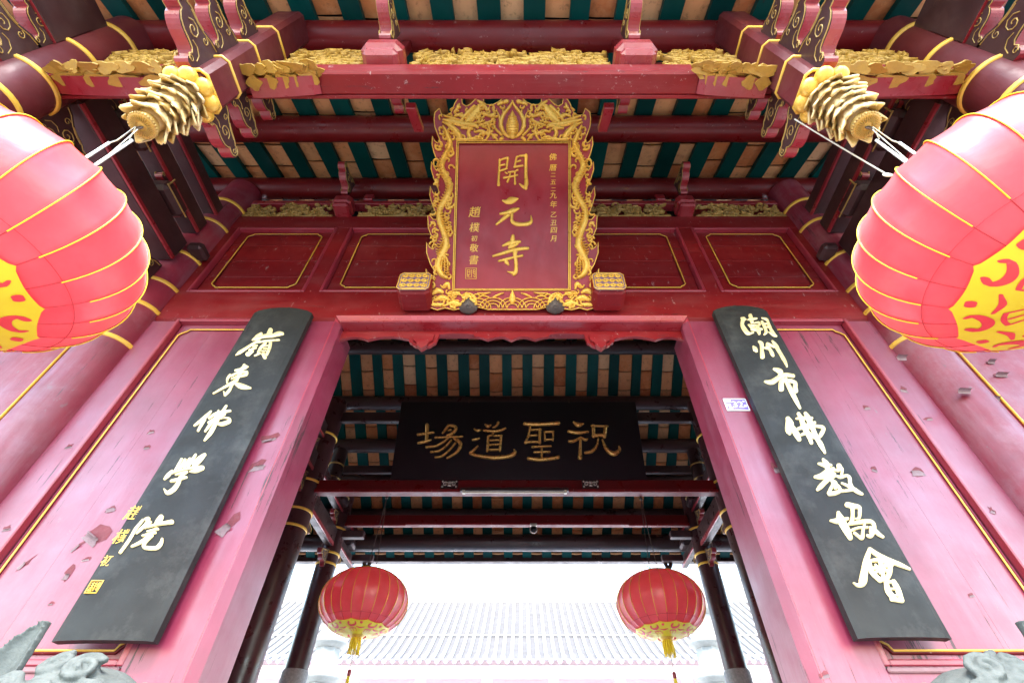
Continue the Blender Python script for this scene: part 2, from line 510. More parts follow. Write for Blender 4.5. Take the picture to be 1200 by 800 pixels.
# dark deck added above the tiles to block light; ridge and eave boards
mb = MB()
for front in (True, False):
    roof_z0 = (lambda y: 6.21 + .42 * y) if front else (lambda y: RIDGE_Z - .6 * (y - RIDGE_Y))
    y0, y1 = (Y_FRONT, RIDGE_Y + .1) if front else (RIDGE_Y - .1, Y_BACK)
    slope_box(mb, -6.1, 6.1, y0, y1, .115, .24)
P("light_block_deck", mb, DARK)
mb = MB(); mb.box(-6.1, 6.1, 5.70, 5.80, roof_z(5.75) - .03, roof_z(5.75) + .10); P("rear_eave_board", mb, BLACKW)
mb = MB(); mb.box(-6.1, 6.1, -2.30, -2.245, roof_z(-2.25) - .05, roof_z(-2.25) + .12); P("front_eave_board", mb, RED)
mb = MB(); mb.box(-6.1, 6.1, 1.7, 2.3, 7.2, 7.75, 0, .04); P("roof_ridge", mb, FARTILE)
# the tile ends under the rear eave: scalloped pan tiles
mb = MB()
for k in range(-18, 19):
    cx = k * PITCHX
    pts = [(cx + .16 * cos(a), 5.66 + .0, roof_z(5.66) + .06 - .035 * sin(a)) for a in [pi * q / 6 for q in range(7)]]
    mb.tube(pts, .018, 6)
P("rear_eave_tiles", mb, TILE)["kind"] = "stuff"

# tiles: a bed of slightly sagging pan tiles, each its own piece
def tile_mesh(i, L=.235, front=True):
    mb = MB(); sl = .42 if front else -.6
    n = 3; W = PITCHX / 2 - .045
    V = []
    for h in (0, .022):
        for a in (-.5, .5):
            for q in range(n + 1):
                x = -W + 2 * W * q / n
                sag = -.012 * (1 - (x / W) ** 2)
                yy = a * L
                V.append((x, yy, sl * yy + sag + h + (.010 if a > 0 else 0)))
    m_ = n + 1
    F = []
    for q in range(n):
        F.append((q, q + 1, m_ + q + 1, m_ + q)); F.append((2 * m_ + q, 2 * m_ + q + 1, 3 * m_ + q + 1, 3 * m_ + q))
        F.append((q, q + 1, 2 * m_ + q + 1, 2 * m_ + q)); F.append((m_ + q, m_ + q + 1, 3 * m_ + q + 1, 3 * m_ + q))
    F.append((0, m_, 3 * m_, 2 * m_)); F.append((n, m_ + n, 3 * m_ + n, 2 * m_ + n))
    mb.add(V, F)
    return mb
TM = {True: tile_mesh(0, front=True), False: tile_mesh(0, front=False)}
TMesh = {k: TM[k].mesh("roof_tile", [TILE]) for k in TM}
rest = MB()
cand = []
for k in range(-18, 19):
    x = k * PITCHX
    y = Y_FRONT + .12 + R.uniform(0, .1)
    while y < RIDGE_Y:
        cand.append((x, y, True)); y += .25
    y = RIDGE_Y + .12 + R.uniform(0, .1)
    while y < 5.62:
        cand.append((x, y, False)); y += .25
def screen(p):
    q = Vector(p) - EYE
    zc = q.y * cos(PITCH) + q.z * sin(PITCH)
    return CPX + FPX * q.x / zc, CPY - FPX * (q.z * cos(PITCH) - q.y * sin(PITCH)) / zc, zc
def in_view(c):
    px, py, zc = screen((c[0], c[1], roof_z(c[1])))
    if not (-20 < px < 1220 and -20 < py < 662): return False
    if c[2]: return c[1] < 0.0
    return 395 < px < 815 and 392 < py
vis = [c for c in cand if in_view(c)]
vis.sort(key=lambda c: screen((c[0], c[1], roof_z(c[1])))[2])
single = set(vis[:295])
for c in cand:
    x, y, fr = c
    z = roof_z(y) + .062
    if c in single:
        o = P("roof_tile", TMesh[fr], TILE)
        o.location = (x, y, z); o.rotation_euler = (0, 0, R.uniform(-.02, .02))
    else:
        src = TM[fr]; t_ = R.random(); n0 = len(rest.f)
        rest.add([(a + x, b + y, d + z) for a, b, d in src.v], src.f)
        rest.tint += [t_] * (len(rest.f) - n0)
P("roof_tile_rows", rest, TILE)["kind"] = "stuff"

# end walls of the gate, far to the sides
for s in (-1, 1):
    mb = MB(); mb.box(s * 5.95, s * 6.1, -.2, 5.0, 0, 6.0); P("end_wall", mb, REDD)

# purlins
def purlin(y, r, mat, x0=-6.0, x1=6.0, z=None):
    mb = MB(); z = roof_z(y) - r * 1.04 if z is None else z
    mb.lathe([(r, x0), (r, x1)], (0, y, z), 20, axis='x'); P("purlin", mb, mat)
    return z
Z_P1 = purlin(-1.40, .098, REDD)
purlin(-.66, .105, REDD)
Z_P3 = purlin(.02, .105, REDD)
for y in (.7, 1.35, 2.0, 2.65, 3.37, 3.95, 4.45, 4.95): purlin(y, .105, BLACKW, -5.9, 5.9)
purlin(5.34, .128, BLACKW, -5.9, 5.9)

# columns (> gold_band)
def column(x, y, r, ztop, bands, mat, zs=0.0, stone=None):
    mb = MB(); mb.lathe([(r * 1.0, zs), (r, ztop - .8), (r * .97, ztop)], (x, y, 0), 32)
    c = P("column", mb, mat)
    for z in bands:
        b = MB(); b.lathe([(r - .004, z - .016), (r + .007, z - .014), (r + .012, z - .005), (r + .007, z + .001), (r + .012, z + .007), (r + .006, z + .015), (r - .004, z + .017)], (x, y, 0), 32)
        obj("gold_band", b, GOLDL, c)
    if stone:
        b = MB(); b.lathe([(r * 1.35, 0), (r * 1.35, .12), (r * 1.12, .2), (r * 1.12, stone - .02), (r * 1.05, stone)], (x, y, 0), 32)
        obj("stone_shaft", b, STONEC, c, "grey granite lower shaft")
    return c
for s in (-1, 1):
    column(s * 2.625, .02, .157, 6.0, (3.845, 4.178, 4.429, 4.778, 5.263, 5.602), COLRED)
    column(s * 2.62, -1.39, .150, 5.46, (4.18, 4.45, 4.83, 5.22), MAROON)
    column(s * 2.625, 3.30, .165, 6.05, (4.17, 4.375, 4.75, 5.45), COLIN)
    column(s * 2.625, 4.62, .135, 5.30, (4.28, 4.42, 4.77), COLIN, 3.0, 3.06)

# ---- facade at y = 0
ZL0, ZL1 = 4.105, 4.43                       # the big lintel
XJ0, XJ1 = 1.176, 1.475                      # door post
def bevel_frame(x0, x1, z0, z1, w, y_in, name="edge_moulding"):
    """proud bead round an opening in the face y = 0"""
    mb = MB(); w = .024; f = -.007
    mb.box(x0, x0 + w, f, y_in, z0, z1, 0, .005); mb.box(x1 - w, x1, f, y_in, z0, z1, 0, .005)
    mb.box(x0 + w, x1 - w, f, y_in, z1 - w, z1, 0, .005); mb.box(x0 + w, x1 - w, f, y_in, z0, z0 + w, 0, .005)
    return P(name, mb, EDGE)

for s in (-1, 1):
    mb = MB()                                 # door post with splayed inner edge
    prof = [(XJ0 + .036, 0), (XJ1, 0), (XJ1, .26), (XJ0, .26), (XJ0, .036)]
    mb.prism([(s * a, b) for a, b in prof], lambda a, b, h: (a, b, h), 0, ZL0 - .002)
    P("door_post", mb, RED)
    mb = MB(); mb.box(s * 2.31, s * 2.475, .0, .16, 0, ZL0 - .002); P("wall_stile", mb, RED)
    mb = MB(); mb.box(s * (XJ1 + .001), s * 2.309, .0, .16, 1.80, 2.075); P("wall_rail", mb, RED)
    mb = MB(); mb.box(s * (XJ1 + .001), s * 2.309, -.012, .0, 2.062, 2.083, 0, .005); P("sill_moulding", mb, paint("dusty_pink_sill", (.27, .13, .14), (.22, .10, .11), .6, dust=.6, dustc=(.33, .26, .25), scale=6))
    mb = MB(); mb.box(s * (XJ1 + .001), s * 2.309, .05, .12, 0, 1.80); P("wall_dado", mb, RED)
mb = MB()
for s in (-1, 1):
    mb.add([(s * (XJ0 + .042), -.003, 0), (s * (XJ0 + .042), -.003, ZL0 + .038), (s * (XJ0 + .001), .038, ZL0 - .002), (s * (XJ0 + .001), .038, 0)], [(0, 1, 2, 3)])
mb.add([(-XJ0 - .042, -.014, ZL0 + .042), (XJ0 + .042, -.014, ZL0 + .042), (XJ0 + .001, .028, ZL0 - .004), (-XJ0 - .001, .028, ZL0 - .004)], [(0, 1, 2, 3)])
P("edge_moulding", mb, GLOSSR)
mb = MB(); mb.prism([(-.01, ZL0 + .034), (-.01, ZL1), (.16, ZL1), (.16, ZL0), (.024, ZL0)], lambda a, b, h: (h, a + .01 - .002, b), -2.475, 2.475)
P("lintel", mb, REDH)
mb = MB(); mb.box(-XJ0, XJ0, -.012, .10, ZL0 - .018, ZL0 - .004, 0, .004); P("lintel_soffit", mb, REDB)
# carved valance under the lintel
def valance():
    pts = []
    def cloud(x):                            # lower edge
        a = abs(x)
        z = 4.035
        if a > .98: z = 3.995 + .03 * abs(sin((a - .98) * 16))
        elif a > .70: z = 4.0 + .03 * abs(sin((a - .70) * 11.2))
        elif a > .50: z = 3.985 - .075 * max(0, 1 - abs(a - .6) / .1) - .012 * abs(sin(a * 60))
        elif a > .26: z = 4.05 + .012 * sin((a - .26) * 13)
        else: z = 4.0 + .028 * abs(sin(a * 17 + .4)) - .018 * max(0, 1 - a / .06)
        return z
    N = 160
    low = [(-XJ0 + 2 * XJ0 * k / N, cloud(-XJ0 + 2 * XJ0 * k / N)) for k in range(N + 1)]
    mb = MB()
    top = 4.10
    for a, b in zip(low[:-1], low[1:]):
        V = [(a[0], .075, a[1]), (b[0], .075, b[1]), (b[0], .075, top), (a[0], .075, top), (a[0], .098, a[1]), (b[0], .098, b[1]), (b[0], .098, top), (a[0], .098, top)]
        mb.add(V, [(0, 1, 2, 3), (4, 7, 6, 5), (0, 4, 5, 1)])
    return mb
P("carved_valance", valance(), REDH)
for s in (-1, 1):
    mb = MB(); mb.prism([(s * .53, 4.03), (s * .535, 3.975), (s * .56, 3.955), (s * .565, 3.93), (s * .60, 3.895), (s * .635, 3.93), (s * .64, 3.955), (s * .665, 3.975), (s * .67, 4.03)],
                        lambda a, b, h: (a, h, b), .055, .074); P("valance_drop", mb, REDH)

# side panels (> gold_moulding, paint flakes)
def notch_loop(x0, x1, z0, z1, n, y, bottom=True):
    """an inset line with notched corners"""
    c = [(x0 + n, z1), (x1 - n, z1), (x1 - n * .8, z1 - n * .35), (x1 - n * .35, z1 - n * .6), (x1, z1 - n)]
    c += [(x1, z0 + n), (x1 - n * .35, z0 + n * .6), (x1 - n * .8, z0 + n * .35), (x1 - n, z0)]
    c += [(x0 + n, z0), (x0 + n * .8, z0 + n * .35), (x0 + n * .35, z0 + n * .6), (x0, z0 + n)]
    c += [(x0, z1 - n), (x0 + n * .35, z1 - n * .6), (x0 + n * .8, z1 - n * .35)]
    return [(a, y, b) for a, b in c]
flake_spots = {-1: [], 1: []}
SP = {}
for s in (-1, 1):
    x0, x1 = (XJ1, 2.31) if s > 0 else (-2.31, -XJ1)
    bevel_frame(x0, x1, 2.085, ZL0 + .02, .034, .04)
    mb = MB()                                 # panel of three upright boards, hair joints between them
    bk = MB(); bk.box(x0 + .02, x1 - .02, .08, .10, 2.09, ZL0 + .01)
    p = P("wall_panel", bk, RED)
    e = [x0 + .03, x0 + .03 + (x1 - x0 - .06) * (.36 if s > 0 else .30), x0 + .03 + (x1 - x0 - .06) * .68, x1 - .03]
    for a, b in zip(e[:-1], e[1:]):
        q = MB(); q.box(a + .0002, b - .0002, .036, .075, 2.10, ZL0, 0, .0005); obj("board", q, RED, p)
    # raised field edge carrying the gold line
    gx0, gx1 = (1.50, 2.25) if s > 0 else (-2.25, -1.50)
    g = MB(); L = notch_loop(gx0, gx1, 2.145, 4.045, .055, .026)
    g.tube(L, .0048, 6, closed=True); obj("gold_moulding", g, GOLDL, p)
    g = MB(); L = notch_loop(gx0 - .006, gx1 + .006, 2.139, 4.051, .055, .033)
    g.tube(L, .008, 6, closed=True); obj("inner_bead", g, REDD, p)
    SP[s] = p
    # side bay beyond the column
    xa, xb = (2.775, 5.95) if s > 0 else (-5.95, -2.775)
    mb = MB(); mb.box(xa, xb, .06, .12, 0, 4.1); q = P("bay_panel", mb, COLRED)
    mb = MB(); mb.box(s * 2.775, s * 2.86, .0, .06, 0, ZL0, 0, .012); P("wall_stile", mb, COLRED)
    mb = MB(); mb.box(s * 2.86, s * 2.875, .02, .06, 0, ZL0); P("edge_moulding", mb, REDB)
    g = MB(); g.tube([(s * 4.6, .052, 4.0), (s * 2.98, .052, 4.0), (s * 2.945, .052, 3.965), (s * 2.945, .052, .6)], .0085, 6); obj("gold_moulding", g, GOLDL, q)
    mb = MB(); mb.box(s * 2.775, s * 5.95, .0, .16, ZL0, ZL1); P("lintel", mb, REDH)
    mb = MB(); mb.box(s * 2.775, s * 5.95, .05, .16, ZL1, 6.0); P("upper_wall", mb, REDD)

# upper row of panels over the lintel
ZU0, ZU1 = 4.43, 5.335
xs = [(-2.405, -1.535), (-1.425, -.03), (.03, 1.43), (1.54, 2.405)]
for (a, b) in ((-2.47, -2.405), (-1.535, -1.425), (-.03, .03), (1.43, 1.54), (2.405, 2.47)):
    mb = MB(); mb.box(a, b, .0, .14, ZU0 + .001, ZU1); P("upper_stile", mb, REDH)
for (a, b) in xs:
    bevel_frame(a, b, ZU0, ZU1, .03, .04)
    bk = MB(); bk.box(a + .02, b - .02, .084, .11, ZU0 + .01, ZU1 - .01)
    p = P("upper_panel", bk, RED)
    n = 4; h = (ZU1 - ZU0 - .04) / n
    for k in range(n):
        q = MB(); z = ZU0 + .02 + k * h
        q.box(a + .026, b - .026, .036 + R.uniform(-.002, .002), .08, z + .0015, z + h - .0015, 0, .002); obj("board", q, REDH, p)
    g = MB(); L = notch_loop(a + .115, b - .115, ZU0 + .09, ZU1 - .06, .045, .028); g.tube(L, .0048, 6, closed=True); obj("gold_moulding", g, GOLDL, p)
    g = MB(); L = notch_loop(a + .122, b - .122, ZU0 + .097, ZU1 - .067, .045, .031); g.tube(L, .0055, 6, closed=True); obj("inner_bead", g, REDD, p)
mb = MB(); mb.box(-2.475, 2.475, -.002, .16, ZU1 + .001, 5.53, 0, .004); P("top_rail", mb, REDH)

# wall over the top rail: carved frieze, red batten, dark void
mb = MB(); mb.box(-2.475, 2.475, .12, .16, 5.53, 6.0); P("gap_shade_board", mb, DARK)  # near-black board; the open gap's shade is put into its colour
mb = MB(); mb.box(-2.47, 2.47, .0, .08, 5.765, 5.83, 0, .004); P("red_batten", mb, REDB)

def carved_strip(x0, x1, z0, z1, y, seed, mat, name="carved_frieze", label=None):
    """open-work carving: scrolling stems, leaves and rosettes in the round between two edges"""
    r = random.Random(seed); mb = MB(); L = x1 - x0; H = z1 - z0
    def fn(a, b, h, k): return (x0 + a, y - .004 - .026 * h - (k % 5) * .003, z0 + b)
    S_ = mb.stroke
    mb.stroke = lambda *a_: S_(*a_, rmin=.0004)
    w0 = min(.022, H * .1)
    mb.stroke([(0.01 + (L - .02) * q / 12, w0 * (1.4 + .6 * sin(q * 2.1)), w0) for q in range(13)], fn, 0, 1, 4)
    n = max(8, int(L * H / .0021))
    for i in range(n):
        sz = r.uniform(.026, .05) * (1 if H > .3 else .85)
        cx = r.uniform(sz, L - sz); cz = r.uniform(sz * .7, H - sz * .4); sg = r.choice((-1, 1)); a0 = r.uniform(0, 6.28)
        if i % 3:
            mb.stroke([(cx + sz * (1 - q / 9) * cos(a0 + sg * q * .72), cz + sz * (1 - q / 9) * sin(a0 + sg * q * .72), .0095 - q * .0008) for q in range(7)], fn, i, 1, 3)
        else:
            mb.stroke([(cx - sz * cos(a0), cz - sz * sin(a0), .002), (cx - .3 * sz * cos(a0 + .3), cz - .3 * sz * sin(a0 + .3), .011), (cx + .4 * sz * cos(a0), cz + .4 * sz * sin(a0), .012), (cx + sz * cos(a0 - .3), cz + sz * sin(a0 - .3), .002)], fn, i, 1.2, 3)
    bk = len(mb.f)
    mb.box(x0, x1, y + .012, y + .03, z0, z1 - H * .25, 1)
    return P(name, mb, [mat, REDD], label)
for i, (a, b) in enumerate(((-2.47, -1.66), (-1.42, -.02), (.02, 1.42), (1.66, 2.47))):
    carved_strip(a, b, 5.535, 5.76, .03, 11 + i, GOLDO, label="carved frieze with tarnished gilding")

# ---- scroll brackets: flat sawn boards with a rolled snout, gold line on both cheeks
SCR = [(0, 0), (.035, -.012), (.055, .004), (.05, .03), (.07, .048), (.105, .05), (.15, .046), (.19, .056), (.215, .078), (.225, .10),
       (.25, .092), (.278, .10), (.295, .125), (.292, .158), (.268, .178), (.24, .172), (.215, .19), (.16, .198), (.11, .215), (.06, .25), (0, .265)]
def scroll_bracket(parent, x, y, z, d, k=1.0, th=.062, edge=None, up=1):
    """board in a plane x = const, growing from (y, z) towards d = -1 (street) or +1 (wall)"""
    mb = MB(); P2 = [(a * k, b * k) for a, b in SCR]
    fn = lambda a, b, h: (x + h, y + d * a, z + up * b)
    C = [tuple(p) for p in catmull([(a, b, 0) for a, b in P2[:-1]], 2)]
    poly = [(a, b) for a, b, _ in C] + [P2[-1]]
    n = len(poly)
    A = [fn(a, b, -th / 2) for a, b in poly]; B = [fn(a, b, th / 2) for a, b in poly]
    mb.add(A, [tuple(range(n))], 0); mb.add(B, [tuple(range(n))], 0)
    mb.add(A + B, [(i, (i + 1) % n, n + (i + 1) % n, n + i) for i in range(n)], 1)
    for s in (-1, 1):
        def g(pts, w): mb.tube([fn(a * k, b * k, s * (th / 2 + .001)) for a, b in pts], w * k, 4, 2)
        inner = [(a * .93 + .012, b * .86 + .018) for a, b in SCR[1:-2]]
        g(inner, .0042)
        g([(.135 + .045 * (1 - t / 14) * cos(t * .75), .125 + .045 * (1 - t / 14) * sin(t * .75)) for t in range(13)], .0036)
        g([(.255 + .022 * (1 - t / 10) * cos(-t * .8 + 2), .135 + .022 * (1 - t / 10) * sin(-t * .8 + 2)) for t in range(9)], .0032)
        g([(.04 + .018 * (1 - t / 9) * cos(t * .8), .02 + .018 * (1 - t / 9) * sin(t * .8)) for t in range(8)], .003)
        g([(.075 + .024 * (1 - t / 11) * cos(t * .8 + 1), .185 + .024 * (1 - t / 11) * sin(t * .8 + 1)) for t in range(10)], .0030)
        g([(.02, .05), (.035, .085), (.07, .10), (.10, .088)], .0032)
        g([(.205, .175), (.15, .183), (.105, .20), (.06, .232), (.015, .246)], .0036)
    return obj("scroll_bracket", mb, [BROWN, edge or REDB, GOLDO], parent)

# ---- the street-side frame: rail, frieze, blocks, hanging posts
YF = -1.39
mb = MB(); mb.box(-2.49, 2.49, -1.452, -1.328, 4.478, 4.628, 0, .014); front_rail = P("front_rail", mb, REDH)
mb = MB(); mb.box(-2.49, 2.49, -1.334, -1.315, 4.472, 4.50, 0, .003); P("rail_bead", mb, REDH)
PXP = 1.480                                   # hanging posts
for i, (a, b) in enumerate(((-2.46, -1.57), (-1.37, -.83), (-.61, .61), (.61 + .22, 1.37), (1.57, 2.46))):
    carved_strip(a, b, 4.63, 5.06, -1.39, 31 + i, GOLDM, label="gilded carved frieze lying on the front rail")

def block(x, y, z, w, h, parent=None):
    mb = MB(); mb.box(x - w / 2, x + w / 2, y - w / 2, y + w / 2, z, z + h, 0, w * .16)
    mb.box(x - w * .42, x + w * .42, y - w * .42, y + w * .42, z - h * .3, z + h * .2, 0, w * .10)
    return P("bracket_block", mb, [REDB])
for s in (-1, 1):
    b = block(s * .72, -1.42, 4.67, .235, .15)
    scroll_bracket(b, s * .72, -1.50, 4.84, -1, 1.0, .066)
    scroll_bracket(b, s * .72, -1.33, 4.80, 1, .8, .060)
    mb = MB(); mb.box(s * .72 - .03, s * .72 + .03, -1.40, -1.34, 4.80, 5.42, 0, .006); obj("bracket_stem", mb, REDD, b)
    mb = MB(); mb.box(s * .72 - .11, s * .72 + .11, -1.30, -1.235, 4.86, 4.93, 0, .01); obj("red_cleat", mb, REDB, b)
    mb = MB(); mb.obox(Vector((s * .585, -1.14, 4.69)), Vector((1, 0, 0)), Vector((0, .8, .6)), Vector((0, -.6, .8)), .03, .12, .02, 0, .004); obj("red_tongue", mb, REDB, b)
    b = block(s * 1.545, -.05, 5.56, .17, .13)
    scroll_bracket(b, s * 1.545, -.10, 5.72, -1, .9, .060)
    mb = MB(); mb.box(s * 1.38 - .045, s * 1.38 + .045, -.03, .0, 5.80, 5.90, 0, .008); obj("red_cleat", mb, REDB, b)

def lotus_post(s):
    x = s * PXP; y = -1.470; hw = .092; zb = 4.06
    mb = MB(); mb.box(x - hw, x + hw, y - hw, y + hw, zb, 5.46, 0, .022)
    post = P("hanging_post", mb, MAROON, "square hanging post ending in a gilded lotus bud, %s" % ("hung with a lantern"))
    def band(z, t=.008, h=.012):
        b = MB(); e = hw + t
        V = []
        ring = [(-e + .022, -e), (e - .022, -e), (e, -e + .022), (e, e - .022), (e - .022, e), (-e + .022, e), (-e, e - .022), (-e, -e + .022)]
        b.tube([(x + p, y + q, z) for p, q in ring], h, 6, closed=True); obj("gold_band", b, GOLDL, post)
    for z in (zb + .012, 4.30, 4.62, 4.96): band(z, .001, .009)
    for zz, k in ((4.085, 1.0), (4.345, .9), (4.64, .8)):
        scroll_bracket(post, x, y - hw, zz, -1, k, .064)
    for zz, k in ((4.03, .85), (4.30, .85), (4.58, .85)):
        scroll_bracket(post, x, y + hw, zz, 1, k, .060)
    # puffed lotus collar under the post
    for i in range(8):
        a = i * pi / 4 + pi / 8
        q = MB(); rr = .098 if i % 2 else .098
        q.ball((x + .088 * cos(a), y + .088 * sin(a), zb - .036), .043, .043, .037, 14); obj("lotus_cushion", q, GOLD, post)
    # drooping bud of petals
    q = MB(); q.lathe([(.075, zb), (.078, zb - .06), (.070, zb - .16), (.060, zb - .28), (.048, zb - .36), (.045, zb - .40)][::-1], (x, y, 0), 24); obj("bud_core", q, GOLDW, post)
    rnd = random.Random(5 + s)
    def petal(a, r0, z0, w, l, tilt, mat):
        q = MB(); V = []; F = []
        nu, nv = 5, 7
        t = Vector((-sin(a), cos(a), 0)); o = Vector((cos(a), sin(a), 0))
        for side in (0, 1):
            for i in range(nu):
                v = i / (nu - 1)
                ww = w * (.70 + .62 * v - .30 * v * v) * (1.0 if v < .7 else (1 - ((v - .7) / .3) ** 2 * .48))
                for j in range(nv):
                    u = -1 + 2 * j / (nv - 1)
                    cup = .016 * (1 - u * u)
                    rad = r0 + l * v * sin(tilt) + cup + .02 * v * v - side * .009
                    wob = 1 + .07 * sin(j * 2.6 + i)
                    V.append(Vector((x, y, 0)) + o * rad + t * (ww * u * wob) + Vector((0, 0, z0 - l * v * cos(tilt) + .012 * u * u - side * .002)))
            b0 = side * nu * nv
            for i in range(nu - 1):
                for j in range(nv - 1):
                    F.append((b0 + i * nv + j, b0 + i * nv + j + 1, b0 + (i + 1) * nv + j + 1, b0 + (i + 1) * nv + j))
        n1 = nu * nv
        for j in range(nv - 1):
            F.append(((nu - 1) * nv + j, (nu - 1) * nv + j + 1, n1 + (nu - 1) * nv + j + 1, n1 + (nu - 1) * nv + j))
        for i in range(nu - 1):
            for j in (0, nv - 1):
                F.append((i * nv + j, (i + 1) * nv + j, n1 + (i + 1) * nv + j, n1 + i * nv + j))
        q.add(V, F, 0, True)
        obj("lotus_petal", q, mat, post)
    for row in range(6):
        n = 11 if row < 4 else 10
        for i in range(n):
            a = 2 * pi * (i + .5 * (row % 2)) / n + rnd.uniform(-.05, .05)
            petal(a + rnd.uniform(-.09, .09), .070 - .0045 * row + rnd.uniform(-.003, .005), zb - .068 - .052 * row + rnd.uniform(-.014, .014), .028 * rnd.uniform(.9, 1.2), .076 * rnd.uniform(.85, 1.12), .12 + .03 * (5 - row) + rnd.uniform(-.12, .10), (GOLDW, GOLDW, GOLDO)[rnd.randrange(3)])
    q = MB(); zc_ = zb - .425
    prof = [(0, -.004), (.02, -.004), (.022, 0), (.044, -.002), (.050, .0), (.054, .012), (.050, .035), (.045, .045)]
    q.lathe([(r_, zc_ + h) for r_, h in prof], (x, y, 0), 32)
    for i in range(28):
        a = 2 * pi * i / 28
        q.ball((x + .051 * cos(a), y + .051 * sin(a), zc_ + .006), .0065, n=6)
        q.tube([(x + .020 * cos(a), y + .020 * sin(a), zc_ - .005), (x + .044 * cos(a), y + .044 * sin(a), zc_ - .003)], .0022, 4)
    obj("bud_disc", q, GOLDO, post)
    q = MB(); q.tube([(x + .012 * cos(t), y, zc_ - .018 + .012 * sin(t)) for t in [2 * pi * k / 10 for k in range(10)]], .003, 6, closed=True)
    obj("hook", q, IRON, post)
    return post, Vector((x, y, zc_ - .03))
posts = {s: lotus_post(s) for s in (-1, 1)}
for s in (-1, 1): posts[s][0]["label"] = "square hanging post ending in a gilded lotus bud, hung with a lantern"

# sparrow braces: layered carved leaves beside the posts, under the rail
def sparrow(x0, x1, seed):
    r = random.Random(seed); mb = MB(); L = x1 - x0; s = 1 if L > 0 else -1; L = abs(L)
    def X_(t): return x0 + s * t
    poly = [(0, 0), (0, -.085), (L * .35, -.07), (L * .62, -.052), (L * .9, -.03), (L, -.008), (L, 0)]
    mb.prism(poly, lambda a, b, h: (X_(a), h, 4.474 + b), -1.440, -1.345, 1)
    for i in range(9):
        t = L * (.06 + .92 * i / 8.5); hgt = -.09 + .075 * (i / 8.5)
        for lay in range(3):
            cx = t + r.uniform(-.02, .02); cy = -1.452 - .016 * lay + r.uniform(-.006, .006); cz = 4.474 + hgt * (.25 + .33 * lay)
            w_ = r.uniform(.035, .075); n = 14; tl_ = r.uniform(-.5, .5)
            ol = []
            for q in range(n):
                a = 2 * pi * q / n; rad = 1 + .22 * cos(3 * a + i + lay) + r.uniform(-.12, .12)
                ol.append((w_ * rad * cos(a), .026 * rad * sin(a)))
            mb.prism(ol, lambda a, b, h: (X_(cx) + a, cy + b, cz + h + tl_ * b + .12 * a * (1 if lay % 2 else -1)), -.006, .006, 0)
    for i in range(6):
        t = L * (.12 + .14 * i)
        pts = [(X_(t + .03 * (1 - q / 10) * cos(q * .8)), -1.47, 4.43 + .02 * i / 6 + .022 * (1 - q / 10) * sin(q * .8)) for q in range(9)]
        mb.tube(pts, .006, 5, 0)
    for i in range(5):                         # broad leaves folded under the brace
        t = L * (.14 + .18 * i) + r.uniform(-.02, .02); n = 14
        z = 4.474 - .085 + .08 * (t / L) ** 1.2
        ol = []
        for q in range(n):
            a = 2 * pi * q / n; rad = 1 + .15 * cos(4 * a + i) + r.uniform(-.07, .07)
            ol.append((L * .11 * rad * cos(a), .034 * rad * sin(a)))
        mb.prism(ol, lambda a, b, h: (X_(t) + a, -1.42 + b, z + h), -.008, .004, 0)
    return P("sparrow_brace", mb, [GOLDM, REDB], "gilded leaf carving bracing the front rail")
for s in (-1, 1):
    sparrow(s * 1.375, s * 1.03, 51 + s)
    sparrow(s * 1.585, s * 2.47, 61 + s)

